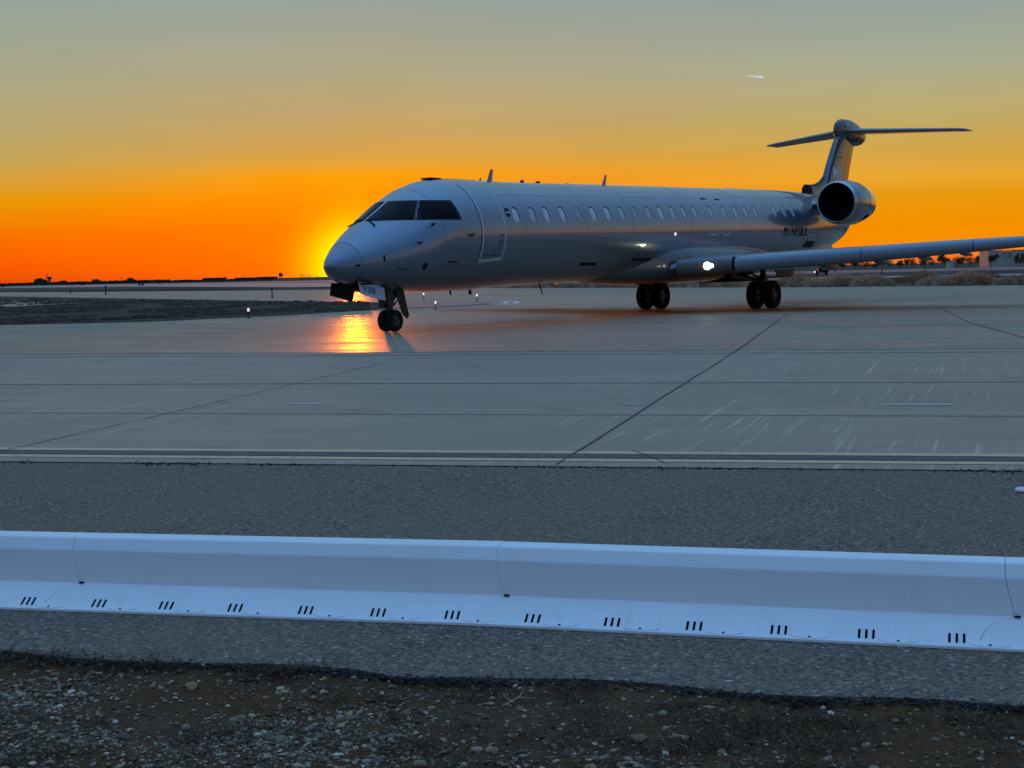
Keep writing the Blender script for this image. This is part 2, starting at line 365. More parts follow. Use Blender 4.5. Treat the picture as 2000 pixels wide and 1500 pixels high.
# far side: soil band, second taxiway, soil, runway on the left
M_FARP = concrete('far_pavement', (.26, .21, .165), .75, .1)
sheet('far_taxiway', [(-420, 1010), (-168, 513), (-95, 385), (-48, 262), (-30, 214), (0, 186), (30, 160), (60, 140), (140, 110), (150, 124), (62, 160), (32, 186), (-5, 232), (-24, 262), (-60, 400), (-120, 590), (-330, 1040)], .0, M_FARP)
sheet('far_infield', [(-520, 800), (-90.3, 273), (-52, 232), (-30, 190), (-47, 232), (-94, 384), (-166, 512), (-420, 1000)], .012, M_DESDK)
sheet('runway', [(-2600, 1900), (70, 258), (420, 130), (520, 160), (120, 370), (60, 420), (-160, 745), (-1200, 3000)], -.03, M_RUNW)
sheet('runway_edge_strip', [(50, 352), (93, 330), (330, 230), (345, 238), (96, 352), (52, 374)], .0, M_FARP)

# joints and sealed cracks
M_JOINT = mat('joint_sealant', (.04, .04, .042), .8)
def strip(mb, a, b, w, dz, seg=24, wob=0):
    a, b = Vector(a), Vector(b); d = (b-a).normalized(); nn = Vector((-d.y, d.x)); base = len(mb.v)
    for i in range(seg+1):
        p = a+(b-a)*i/seg; ww = w*(1+wob*noise.noise(Vector((p.x*2.3, p.y*2.3, 0))))
        p = p+nn*wob*.03*noise.noise(Vector((p.x*.8, p.y*.8, 4)))
        for s_ in (-1, 1):
            q = p+nn*s_*ww/2; mb.v.append(Vector((q.x, q.y, gz(q.x, q.y)+dz)))
    for i in range(seg): mb.f.append((base+2*i, base+2*i+1, base+2*i+3, base+2*i+2)); mb.m.append(0)
jb = MB()
def dt(d, t): p = N2*d+T2*t; return (p.x, p.y)
strip(jb, dt(DJ-.05, -70), dt(DJ-.05, 70), .055, .012, 80, .3); strip(jb, dt(DJ-.75, -70), dt(DJ-.75, 70), .05, .010, 80, .5)
strip(jb, (-22, 26.9), (18, 15.3), .045, .010, 60, .3)
strip(jb, (-16, 21.35), (16, 12.14), .028, .010, 60, .3)
strip(jb, (.36, 12.86), (3.7, 25.25), .020, .011, 30, .6); strip(jb, (3.7, 25.25), (7.9, 44), .035, .008, 30, .5)
strip(jb, (-5.0, 14.7), (-3.73, 18.9), .016, .011, 20, .9); strip(jb, (-3.73, 18.9), (-1.75, 26), .014, .011, 20, .9)
strip(jb, (13.2, 47.6), (10.4, 34.9), .03, .008, 20, .6); strip(jb, (10.4, 34.9), (8.9, 26), .025, .009, 20, .6)
strip(jb, (7.0, 34.5), (18, 31.0), .05, .008, 20, .6); strip(jb, (9.5, 30.6), (10.2, 30.4), .05, .008, 4)
strip(jb, (4.9, 38.6), (-30, 49.8), .05, .008, 20, .6)
strip(jb, (1.06, 13.6), (1.26, 12.75), .012, .011, 8, .8)
tag(jb.build('expansion_joints', M_JOINT), kind='structure')
# painted edge lines
def linemat(name, c):
    mt = mat(name, c, .6); T, b = nodes(mt); P = pos(T)
    n = T.noise(P, 22, 5, .7); n2 = T.noise(P, 1.5, 3)
    k = T.math('MULTIPLY', T.ramp(n, [(.48, 0), (.66, 1)]), T.ramp(n2, [(.3, .3), (.7, 1)]))
    T.l.new(T.mix(k, c, (.24, .17, .12)), b.inputs['Base Color']); return mt
M_YEL = linemat('faded_yellow_paint', (.66, .42, .22))
M_DKBAND = linemat('black_line_backing', (.022, .026, .036))
M_WHL = linemat('white_line_paint', (.75, .74, .70))
Lm = MB()
def edge_strip(mb, off0, off1, dz, k0=0, k1=0):
    base = len(mb.v); n = 120
    for i in range(n+1):
        t = -24+48*i/n
        for off, kk in ((off0, k0), (off1, k1)):
            p = edge_pt(t, off); mb.v.append(Vector((p[0], p[1], gz(*p)+dz)))
    for i in range(n): mb.f.append((base+2*i, base+2*i+1, base+2*i+3, base+2*i+2)); mb.m.append(0)
edge_strip(Lm, .28, .44, .008); edge_strip(Lm, .74, .90, .008)
tag(Lm.build('edge_line_markings', M_YEL), kind='structure')
Lb = MB(); edge_strip(Lb, .47, .70, .009)
tag(Lb.build('edge_line_backing', M_DKBAND), kind='structure')
Lw = MB()
for a, b in (((-2.76, 18.62), (-2.3, 18.48)), ((1.27, 17.45), (1.48, 17.38)), ((4.05, 16.66), (4.73, 16.45))):
    strip(Lw, a, b, .045, .014, 6, .3)
tag(Lw.build('joint_paint_marks', M_WHL), kind='structure')
Lf = MB()
def arc(mb, cx, cy, rx, ry, a0, a1, w, dz=.006):
    pts = [(cx+rx*math.cos(R(a0+(a1-a0)*i/24)), cy+ry*math.sin(R(a0+(a1-a0)*i/24))) for i in range(25)]
    for p, q in zip(pts, pts[1:]): strip(mb, p, q, w, dz, 1)
arc(Lf, -1.1, 70.5, .95, 4.2, -70, 75, .16); arc(Lf, -1.1, 70.5, 1.45, 5.8, -75, 75, .16)
strip(Lf, (-12, 58.4), (30, 50.4), .18, .006, 30, .4)
strip(Lf, (-2, 84.5), (26, 70), .18, .006, 30, .4); strip(Lf, (-10, 96), (0, 88), .18, .006, 30, .4)
tag(Lf.build('taxiway_guide_lines', M_WHL), kind='structure')

# crumbled debris along the seam between slab and shoulder
deb = MB(); rnd = random.Random(3)
for i in range(1300):
    t = rnd.uniform(-6, 6); c = noise.noise(Vector((t*1.1, 7, 0)))
    if rnd.random() > .25+1.6*c: continue
    p = edge_pt(t, rnd.gauss(-.02, .03+.04*max(0, c))); r = rnd.uniform(.003, .012)
    Mx = Matrix.Rotation(rnd.uniform(0, 6), 3, 'Z') @ Matrix.Rotation(rnd.uniform(-.4, .4), 3, 'X')
    deb.box((p[0], p[1], gz(*p)+.003), (r*2.2, r*1.4, r*.8), Mx)
tag(deb.build('seam_debris', mat('dark_crumbled_asphalt', (.03, .025, .02), .95)), 'dark crumbs of broken asphalt along the concrete edge', 'rubble', kind='stuff')

# ------------------------------------------------------------------ foreground verge of soil, gravel and stones
def verge_h(x, y):
    base = gz(x, y)
    yy = (6.56-.2827*x)-y       # distance on this side of the asphalt edge
    ramp = min(1, max(0, yy/.15))
    h = noise.fractal(Vector((x*2.2, y*2.2, 0)), 1, 2, 5)*.022+noise.fractal(Vector((x*11, y*11, 3)), 1, 2, 4)*.008
    return base-.03*ramp+h*min(1, max(.0, yy/.3))-.012+.015*min(1, max(0, yy-.2))
gv, gf = [], []
NX, NY = 260, 110
for j in range(NY+1):
    for i in range(NX+1):
        x = -3.4+6.8*i/NX; y = 4.0+3.9*j/NY-.2827*x+0
        y = (6.66-.2827*x)-3.2*(1-j/NY)
        gv.append((x, y, verge_h(x, y)))
for j in range(NY):
    for i in range(NX):
        a = j*(NX+1)+i; gf.append((a, a+1, a+NX+2, a+NX+1))
tag(mobj('verge_soil', gv, gf, M_DIRT, recalc=False), kind='structure')
def stone_mesh(rng, r, flatn=.6, sub=1):
    bm = bmesh.new(); bmesh.ops.create_icosphere(bm, subdivisions=sub, radius=1)
    off = Vector((rng.random()*50, rng.random()*50, 0)); sc = Vector((rng.uniform(.8, 1.35), rng.uniform(.65, 1), flatn*rng.uniform(.7, 1.1)))
    vs = []
    for v_ in bm.verts:
        k = 1+.35*noise.noise(v_.co*1.3+off)+.12*noise.noise(v_.co*4+off)
        vs.append(Vector((v_.co.x*sc.x, v_.co.y*sc.y, v_.co.z*sc.z))*k*r)
    fs = [tuple(x.index for x in f.verts) for f in bm.faces]; bm.free(); return vs, fs
M_GRAV = []
for i, c in enumerate([(.35, .25, .165), (.23, .155, .098), (.50, .32, .19), (.11, .072, .045), (.70, .56, .42)]):
    mt = mat('gravel_stone', c, .85, spec=.3); T, b = nodes(mt)
    n = T.noise(T.add('ShaderNodeTexCoord').outputs['Object'], 70, 4, .7); T.l.new(T.mix(T.ramp(n, [(.3, 0), (.7, 1)]), tuple(x*.55 for x in c), tuple(x*1.15 for x in c)), b.inputs['Base Color']); M_GRAV.append(mt)
gr = MB(); rng = random.Random(11)
protos = [stone_mesh(rng, 1, rng.uniform(.35, .75), 1) for _ in range(14)]
for i in range(52000):
    x = rng.uniform(-2.9, 2.9); yy = rng.uniform(.02, 2.3); y = 6.56-.2827*x-yy
    dens = .5+1.1*noise.noise(Vector((x*1.1, y*1.1, 9)))+.35*(yy-.8)
    if x > 0: dens -= .18
    if rng.random() > max(.15, dens): continue
    r = min(.022, .0042*math.exp(abs(rng.gauss(0, .66))))
    vs, fs = rng.choice(protos); Mx = Matrix.Rotation(rng.uniform(0, 6.28), 3, 'Z') @ Matrix.Rotation(rng.uniform(-.5, .5), 3, 'X'); b0 = len(gr.v)
    c = Vector((x, y, verge_h(x, y)+r*.25)); mi = rng.choices(range(5), (5, 7, 2, 7, .8))[0]
    gr.v += [c+(Mx @ (q*r)) for q in vs]; gr.f += [tuple(b0+k for k in f) for f in fs]; gr.m += [mi]*len(fs)
tag(gr.build('gravel', None, mats=M_GRAV), 'loose grey and tan gravel scattered over the dark soil in the foreground', 'gravel', kind='stuff')
# dry matted weeds
M_WEED = [mat('dry_brown_weed', (.12, .055, .025), .9, spec=.2), mat('dead_dark_weed', (.045, .030, .020), .95, spec=.1), mat('dry_straw', (.16, .12, .075), .8, spec=.2)]
wd = MB(); rng = random.Random(5)
clumps = []
for i in range(150):
    x = rng.uniform(-2.7, 2.7); yy = abs(rng.gauss(.35, .45))+.03 if x > -.9 else rng.choice([rng.uniform(.02, .12), rng.uniform(.8, 1.7)])
    clumps.append((x, 6.56-.2827*x-yy, rng.uniform(.05, .19)))
for (cx, cy, rr) in clumps:
    for k in range(int(900*rr)):
        a = rng.uniform(0, 6.28); d = rr*abs(rng.gauss(0, .6)); x = cx+d*math.cos(a)*1.5; y = cy+d*math.sin(a)*.8
        l = rng.uniform(.012, .06); dirn = Vector((math.cos(a+rng.gauss(0, .7)), math.sin(a+rng.gauss(0, .7)), rng.uniform(.0, .5))).normalized()
        w = rng.uniform(.0008, .0022); sd = dirn.cross(Vector((0, 0, 1))).normalized()*w; z = verge_h(x, y)+rng.uniform(0, .012)
        p = Vector((x, y, z)); b0 = len(wd.v); mid = p+dirn*l*.5+Vector((0, 0, l*.12)); end = p+dirn*l-Vector((0, 0, l*.05))
        wd.v += [p-sd, p+sd, mid+sd, mid-sd, end]; mi = rng.choices((0, 1, 2), (4, 6, 1))[0]
        wd.f += [(b0, b0+1, b0+2, b0+3), (b0+3, b0+2, b0+4)]; wd.m += [mi, mi]
tag(wd.build('dry_weeds', None, mats=M_WEED), 'matted dry brown weeds lying over the gravelly verge', 'weeds', kind='stuff')
# dark ragged fringe at the asphalt edge
fr = MB(); rng = random.Random(8)
for i in range(2600):
    x = rng.uniform(-2.8, 2.8); yy = rng.gauss(.03, .028); y = 6.56-.2827*x-yy
    nn = noise.noise(Vector((x*1.04*1.3, 0, 0)))*.09; r = rng.uniform(.0025, .010)
    Mx = Matrix.Rotation(rng.uniform(0, 6), 3, 'Z') @ Matrix.Rotation(rng.uniform(-.6, .6), 3, 'X')
    fr.box((x, y+nn, gz(x, y)-.008+rng.uniform(-.012, .004)), (r*2, r*1.3, r*.9), Mx)
tag(fr.build('asphalt_crumbs', mat('broken_asphalt_crumb', (.022, .019, .016), .95)), 'black crumbs along the broken asphalt edge above the verge', 'rubble', kind='stuff')
# single stones large enough to pick out:  (x px, y px) were turned into places on the soil
rocks = [(-1.43, 6.62, .026, 'pale tan oval stone against the black asphalt edge at the left', (.42, .33, .24)),
         (-1.35, 6.10, .019, 'grey rounded stone just below the pale tan oval stone', (.26, .25, .24)),
         (-1.56, 5.93, .024, 'dark mottled stone half sunk in soil at the left', (.14, .13, .11)),
         (-.93, 5.86, .027, 'flat grey stone with a pale face left of the foreground centre', (.24, .24, .22)),
         (-.80, 5.90, .020, 'olive brown stone touching the flat grey stone', (.13, .11, .06)),
         (.455, 5.78, .034, 'large tan boulder-like stone alone in the right half of the verge', (.20, .17, .13)),
         (-.165, 5.72, .019, 'white and reddish speckled stone near the foreground centre', (.36, .33, .30)),
         (-.37, 5.55, .024, 'long pale olive stone near the bottom edge', (.27, .25, .19)),
         (-.53, 5.56, .018, 'grey stone left of the long pale olive stone', (.20, .20, .18)),
         (-2.03, 6.15, .014, 'small pale pebble under the asphalt edge at the far left', (.33, .31, .27)),
         (-1.80, 6.13, .014, 'bluish pale pebble between two darker ones on the left verge', (.30, .32, .33)),
         (-1.10, 6.00, .018, 'cream coloured broken stone with a brown side left of centre', (.38, .31, .22)),
         (-.575, 6.18, .013, 'small reddish stone below the asphalt edge near the centre', (.24, .13, .09)),
         (.75, 5.62, .014, 'small pale grey-green stone right of the large tan stone', (.26, .27, .24)),
         (.25, 5.42, .020, 'orange tinted pale stone at the bottom edge right of centre', (.36, .27, .18))]
for i, (x, y, r, lb, c) in enumerate(rocks):
    rg_ = random.Random(40+i); vs, fs = stone_mesh(rg_, r*1.15, .72, 3)
    c = (c[0]*1.15, c[1]*.84, c[2]*.62); mt = mat('stone', c, .85, spec=.25); T, b = nodes(mt); oc = T.add('ShaderNodeTexCoord').outputs['Object']
    n = T.noise(oc, 60, 5, .7); T.l.new(T.mix(T.ramp(n, [(.3, 0), (.7, 1)]), tuple(q*.5 for q in c), tuple(q*1.1 for q in c)), b.inputs['Base Color']); bump(T, b, n, .6, .004)
    o = mobj('stone', vs, fs, mt); o.location = (x, y, verge_h(x, y)+r*.35); tag(o, lb, 'stone', 'stones on the verge')
# a forked dry twig
tw = MB(); z0 = verge_h(-.02, 6.3)+.012
for p, q, r0, r1 in (((-.06, 6.25, z0), (.0, 6.29, z0+.02), .004, .0035), ((0, 6.29, z0+.02), (.05, 6.30, z0+.012), .0035, .0015), ((.0, 6.29, z0+.02), (.02, 6.36, z0+.03), .003, .001), ((-.03, 6.27, z0+.01), (-.07, 6.34, z0+.02), .0025, .001)): tw.tube(p, q, r0, r1, 6)
tag(tw.build('twig', mat('pale_dry_wood', (.34, .26, .16), .8)), 'forked pale dry twig lying below the asphalt edge', 'twig')
# white painted chip at the right edge of the shoulder
fl = MB(); ring = []
for rr_, zz in ((.155, .004), (.15, .02), (.10, .022), (.095, .012)): ring.append([(3.70+rr_*.75*math.cos(a*.3927), 10.93+rr_*.6*math.sin(a*.3927), gz(3.66, 10.88)+zz) for a in range(16)])
fl.loft(ring); tag(fl.build('drain_cover', M_WHITE, smooth=False), 'small round white cover lying on the asphalt shoulder at the right edge', 'drain cover')

# ------------------------------------------------------------------ low white barrier of linked sections
M_BAR = mat('white_barrier_plastic', (.74, .75, .76), .5, spec=.4)
T_, b_ = nodes(M_BAR); oc_ = T_.add('ShaderNodeTexCoord').outputs['Object']
n_1 = T_.noise(T_.mapping(oc_, scale=(.6, 3, 3)), 3, 5, .65)
n_2 = T_.noise(T_.mapping(oc_, scale=(14, 1.2, 1.2)), 2, 5, .75); n_3 = T_.noise(T_.mapping(oc_, scale=(1, 6, 6)), 6, 6, .8)
sz_ = T_.add('ShaderNodeSeparateXYZ'); T_.l.new(oc_, sz_.inputs[0])
lowz = T_.ramp(sz_.outputs[2], [(0, 1), (.10, .35), (.3, .12)])
cc_ = T_.mix(T_.math('MULTIPLY', T_.ramp(n_1, [(.4, 0), (.8, 1)]), .35), (.75, .76, .77), (.60, .60, .58))
cc_ = T_.mix(T_.math('MULTIPLY', T_.math('MULTIPLY', T_.ramp(n_2, [(.52, 0), (.8, 1)]), lowz), .45), cc_, (.40, .37, .33))
cc_ = T_.mix(T_.math('MULTIPLY', T_.ramp(n_3, [(.66, 0), (.72, 1)]), .5), cc_, (.42, .41, .39))
T_.l.new(cc_, b_.inputs['Base Color'])
bump(T_, b_, T_.noise(oc_, 3, 2), .1, .01)
M_BARD = mat('barrier_recess', (.004, .004, .006), .9, spec=.1)
UL = 2.43
_half = [(0, 0), (0, .014), (.028, .018)]+[(.028+.137*k/6, .018+.094*k/6) for k in range(1, 7)]+[(.171, .119), (.183, .290), (.186, .298), (.216, .352), (.222, .357)]
prof = _half+[(.575-u, z) for u, z in _half[::-1]]
def seam_x(u, z):
    """sideways run of the joint face, so that neighbouring sections nest"""
    uu = min(u, .575-u)
    if uu < .166: k = (.166-uu)/.166; return -.150*math.sqrt(max(0, 1-(1-min(1, k*1.15))**2))
    return -.040*min(1, max(0, (z-.119)/.17))
def make_barrier():
    root = empty('barrier')
    rings = []
    stations = [0.0012, .02]+[.2+i*.255 for i in range(9)]+[UL-.02, UL-.0012]
    for xs in stations: rings.append([(xs+seam_x(u, z)-.0, u, z) for u, z in prof])
    body = MB().loft(rings, cap=True).build('body', M_BAR, root, smooth=False)
    bv = body.modifiers.new('bevel', 'BEVEL'); bv.width = .0016; bv.segments = 2; bv.limit_method = 'ANGLE'; bv.angle_limit = R(15)
    sl = math.atan2(.094, .137); d = Vector((0, math.cos(sl), math.sin(sl))); nrm = Vector((0, -math.sin(sl), math.cos(sl)))
    Mx = Matrix(((1, 0, 0), (0, d.y, nrm.y), (0, d.z, nrm.z)))
    for gi in range(6):
        xc = .180+gi*.400
        g = MB()
        for k in (-1, 0, 1):
            c = Vector((xc+k*.032, .056, .018+(.056-.028)*math.tan(sl)))
            poly = []
            hw, hl = .0058, .028
            for a in range(16):
                t = 2*math.pi*a/16; poly.append((hw*math.cos(t), (hl-hw)*(1 if math.sin(t) > 0 else -1)+hw*math.sin(t)))
            r0 = [c+Mx @ Vector((px, py, .0022)) for px, py in poly]; r1 = [c+Mx @ Vector((px, py, -.004)) for px, py in poly]
            g.loft([r1, r0])
        g.build('drain_slots', M_BARD, root)
        pad = MB(); xp = xc+.145
        pad.loft([[(xp+.075*math.cos(a*.5236)*(1.15 if abs(math.cos(a*.5236)) > .6 else 1), (.030+.024*math.sin(a*.5236)), .022+.35*.024*math.sin(a*.5236)+zz) for a in range(12)] for zz in (-.012, .004)])
        pd = pad.build('anchor_pad', M_BAR, root)
        MB().lathe((xp, .018, .0215), (0, -.2, 1), [(0, .0065), (.003, .0065), (.003, 0.0001)], 12).build('bolt', M_STEEL, pd)
    MB().box((.014, .1660, .121), (.026, .012, .007)).build('seam_notch', M_BARD, root)
    rev = MB().box((.55, .1945, .283), (.004, .003, .05)).build('mould_seam', M_BAR, root)
    return root
bar0 = make_barrier()
Jm = Vector((-.251, 7.498)); aL, aR = R(-14.3), R(-17.2)     # the chain bends a little at each joint
dL, dR = Vector((math.cos(aL), math.sin(aL))), Vector((math.cos(aR), math.sin(aR)))
labels = ['white plastic barrier section cut by the left edge of the photo', 'white plastic barrier section between the two left seams, left of centre', 'white plastic barrier section filling the right half of the photo', 'white plastic barrier section just showing at the right edge']
for i, kx in enumerate((-2, -1, 0, 1)):
    o = bar0 if i == 0 else copy_tree(bar0)
    bdir = dL if kx < 0 else dR; ang = aL if kx < 0 else aR
    lk = .975 if kx < 0 else 1.0; nb = Vector((-bdir.y, bdir.x)); am = (aL+aR)/2; nm_ = Vector((-math.sin(am), math.cos(am)))
    p = Jm+nm_*.2-nb*.2+bdir*(UL*kx*lk+.15); o.scale = (lk, 1, 1)
    o.location = (p.x, p.y, gz(p.x, p.y)-.002); o.rotation_euler = (.0200, math.atan2((gz(*p)-gz(*(p+bdir*UL))), UL), ang)
    tag(o, labels[i], 'barrier', 'low white barrier sections')

# ------------------------------------------------------------------ the airliner
YAW, X0, Y0, BANK, SN = .9829, -2.9374, 37.4573, .0142, 2.25
air = empty('airliner')
a2 = Vector((math.cos(YAW), math.sin(YAW))); p2 = Vector((math.sin(YAW), -math.cos(YAW)))
# local x runs aft from the nose tip, local y to starboard, z up
cx = Vector((a2.x, a2.y, 0)); port = Vector((p2.x, p2.y, BANK)).normalized(); cz = Vector((-p2.x*BANK, -p2.y*BANK, 1)).normalized()
AM = Matrix((cx, -port, cz)).transposed().to_4x4()
AM.translation = Vector((X0, Y0, 0))
air.matrix_world = AM
tag(air, 'silver grey twin-jet regional airliner with rear engines and T-tail, nose left', 'airplane')
def L(p): return (p[0]-SN, -p[1], p[2])       # (s aft of nose, port, z) -> local
def ab(mb, name, material, parent=None, smooth=True, auto=40, mats=None):
    return mb.build(name, material, parent or air, smooth, auto, mats, flip=lambda p: Vector(L(p)))
ST = [0, .04, .12, .35, .7, 1.2, 1.8, 2.5, 3.2, 4.0, 5, 7, 12, 20., 24, 26, 28, 29.5, 30.8, 32.0, 32.4]
TT = [1.60, 1.70, 1.80, 1.99, 2.24, 2.55, 2.87, 3.25, 3.55, 3.74, 3.79, 3.80, 3.90, 4.05, 4.13, 4.15, 4.12, 4.04, 3.90, 3.62, 3.45]
BB = [1.60, 1.52, 1.44, 1.27, 1.17, 1.05, .985, .94, .92, .91, .92, .995, 1.07, 1.22, 1.31, 1.47, 1.74, 2.02, 2.34, 2.86, 3.15]
MM = [1.60, 1.605, 1.61, 1.60, 1.65, 1.73, 1.83, 2.00, 2.24, 2.33, 2.35, 2.40, 2.49, 2.645, 2.72, 2.81, 2.93, 3.03, 3.12, 3.26, 3.30]
WW = [0, .11, .205, .39, .60, .83, 1.04, 1.20, 1.31, 1.38, 1.41, 1.41, 1.41, 1.41, 1.41, 1.36, 1.18, .94, .66, .30, .12]
def pchip(xs, ys, x):
    n = len(xs)
    if x <= xs[0]: return ys[0]
    if x >= xs[-1]: return ys[-1]
    i = max(k for k in range(n-1) if xs[k] <= x)
    def slope(k): return (ys[k+1]-ys[k])/(xs[k+1]-xs[k])
    def mm_(k):
        if k == 0: return slope(0)
        if k == n-1: return slope(n-2)
        a, b = slope(k-1), slope(k)
        if a*b <= 0: return 0
        h0, h1 = xs[k]-xs[k-1], xs[k+1]-xs[k]; w1, w2 = 2*h1+h0, h1+2*h0
        return (w1+w2)/(w1/a+w2/b)
    h = xs[i+1]-xs[i]; t = (x-xs[i])/h; m0, m1 = mm_(i), mm_(i+1)
    return (2*t**3-3*t**2+1)*ys[i]+(t**3-2*t**2+t)*h*m0+(3*t**2-2*t**3)*ys[i+1]+(t**3-t**2)*h*m1
SQ = [math.sqrt(x) for x in ST]
_c = {}
def prof_at(s):
    k = round(s, 4)
    if k not in _c:
        q = math.sqrt(max(0, s)); _c[k] = (pchip(SQ, TT, q), pchip(SQ, BB, q), pchip(SQ, MM, q), pchip(SQ, WW, q))
    return _c[k]
def S(s, th, off=0, side=1):
    """point on the hull, th measured up from the port waterline"""
    t, b, mz, w = prof_at(s); c, sn = math.cos(th), math.sin(th)
    p = Vector((s, w*c, mz+sn*((t-mz) if sn > 0 else (mz-b))))
    if off:
        e = .01; t2, b2, m2, w2 = prof_at(s+e)
        q = Vector((s+e, w2*c, m2+sn*((t2-m2) if sn > 0 else (m2-b2)))); th2 = th+.004; c2, s2 = math.cos(th2), math.sin(th2)
        r = Vector((s, w*c2, mz+s2*((t-mz) if s2 > 0 else (mz-b))))
        n = (q-p).cross(r-p)
        if n.length > 1e-12:
            n.normalize()
            if n.dot(Vector((0, c, sn))) < 0: n = -n
            p = p+n*off
    return Vector((p.x, p.y*side, p.z))
def th_of(s, z):
    t, b, mz, w = prof_at(s); zz = (z-mz)/((t-mz) if z > mz else (mz-b)); return math.asin(max(-1, min(1, zz)))
def SZ(s, z, off=0, side=1): return S(s, th_of(s, z), off, side)
NTH = 112
stn = [(.9*(i/26)**2) for i in range(0, 27)]+[.9+i*.1 for i in range(1, 52)]+[6.3+i*.35 for i in range(0, 51)]+[24+i*.2 for i in range(0, 43)]
stn = [x for x in stn if x <= 32.4]
fv, ff, fm = [], [], []
for s in stn:
    if s == 0: s = 1e-5
    for i in range(NTH): fv.append(L(S(s, 2*math.pi*i/NTH)))
for j in range(len(stn)-1):
    for i in range(NTH): ff.append((j*NTH+i, j*NTH+(i+1) % NTH, (j+1)*NTH+(i+1) % NTH, (j+1)*NTH+i)); fm.append(1 if stn[j+1] < .64 else 0)
ff.append(tuple((len(stn)-1)*NTH+i for i in range(NTH))); fm.append(0)
fus = mobj('fuselage', fv, ff, None, air, True, [M_PAINT, M_RADOME], fm)

def wrap(name, vs, fs, f, off, material, parent=None, depth=.012):
    """lay a flat outline (vs) over a surface f(u, v, off) as a thin plate with real thickness"""
    from collections import Counter
    cnt = Counter(); order = {}
    for q in fs:
        for a, b in zip(q, q[1:]+q[:1]): cnt[frozenset((a, b))] += 1; order[frozenset((a, b))] = (a, b)
    n = len(vs); V = [L(f(u, w, off)) for u, w in vs]+[L(f(u, w, off-depth)) for u, w in vs]; F = [tuple(q) for q in fs]
    for e, k in cnt.items():
        if k == 1: a, b = order[e]; F.append((a, n+a, n+b, b))
    return mobj(name, V, F, material, parent or air, False)
def quad_grid(c, nu, nv):
    """c: four corners bl, br, tr, tl"""
    vs, fs = [], []
    for j in range(nv+1):
        for i in range(nu+1):
            u, w = i/nu, j/nv
            vs.append(tuple((1-u)*(1-w)*c[0][k]+u*(1-w)*c[1][k]+u*w*c[2][k]+(1-u)*w*c[3][k] for k in (0, 1)))
    for j in range(nv):
        for i in range(nu): a = j*(nu+1)+i; fs.append((a, a+1, a+nu+2, a+nu+1))
    return vs, fs
def rrect(cx_, cy_, w, h, r, n=5, shear=0):
    """filled rounded rectangle as rows of quads"""
    vs, fs = [], []; rows = [(-h/2+r*(1-math.cos(math.pi/2*i/n))) for i in range(n+1)]; rows += [-x for x in rows[::-1]]
    for y in rows:
        d = max(0, abs(y)-(h/2-r)); x = w/2-r+math.sqrt(max(0, r*r-d*d))
        for k in (-1, -.33, .33, 1): vs.append((cx_+k*x+shear*y, cy_+y))
    for j in range(len(rows)-1):
        for i in range(3): a = j*4+i; fs.append((a, a+1, a+5, a+4))
    return vs, fs
def ribbon(path, w, closed=False):
    vs, fs = [], []; n = len(path)
    for i, p in enumerate(path):
        a = Vector(path[(i-1) % n] if (i > 0 or closed) else path[i]); b = Vector(path[(i+1) % n] if (i < n-1 or closed) else path[i])
        d = (b-a).normalized(); q = Vector((-d.y, d.x)); vs += [tuple(Vector(p)+q*w/2), tuple(Vector(p)-q*w/2)]
    for i in range(n-1 if not closed else n): j = (i+1) % n; fs.append((2*i, 2*i+1, 2*j+1, 2*j))
    return vs, fs
def rectpath(s0, s1, z0, z1, r=.08, n=14):
    pts = []
    def line(a, b, k): return [(a[0]+(b[0]-a[0])*i/k, a[1]+(b[1]-a[1])*i/k) for i in range(k)]
    c = [(s0+r, z0+r, 180), (s1-r, z0+r, 270), (s1-r, z1-r, 0), (s0+r, z1-r, 90)]
    out = []
    for cx_, cz_, a0 in c:
        for i in range(6): out.append((cx_+r*math.cos(R(a0+90*i/5)), cz_+r*math.sin(R(a0+90*i/5))))
    res = []
    for a, b in zip(out, out[1:]+out[:1]):
        k = max(1, int((Vector(b)-Vector(a)).length/.08)); res += line(a, b, k)
    return res
# cockpit glazing
def D_(x): return R(x)
def at_z(z, th):
    """station on the sloping nose crown where the hull at angle th is at height z"""
    lo, hi = .6, 3.95
    for _ in range(30):
        q = (lo+hi)/2
        if S(q, th).z < z: lo = q
        else: hi = q
    return (lo+hi)/2
def pane(zb, zt, l0, l1, r0, r1, nu=18, nv=12, rb=None):
    """grid between two straight level edges; l, r are hull angles at the bottom and the top edge"""
    vs, fs = [], []
    for j in range(nv+1):
        w = j/nv
        for i in range(nu+1):
            u = i/nu; z = zb[0]+(zb[1]-zb[0])*u+((zt[0]+(zt[1]-zt[0])*u)-(zb[0]+(zb[1]-zb[0])*u))*w
            sl_ = at_z(z, R(l0+(l1-l0)*w)); sr_ = at_z(z, R(r0+(r1-r0)*w)) if rb is None else rb[0]+(rb[1]-rb[0])*w
            # walk along the level line in equal steps of distance aft
            if l0 > 80:
                tA = R(l0+(l1-l0)*w); tB = R(r0+(r1-r0)*w); th = tA+(tB-tA)*u; vs.append((at_z(z, th), th))
            else:
                q = sl_+(sr_-sl_)*u; vs.append((q, th_of(q, z)))
    for j in range(nv):
        for i in range(nu): a = j*(nu+1)+i; fs.append((a, a+1, a+nu+2, a+nu+1))
    return vs, fs
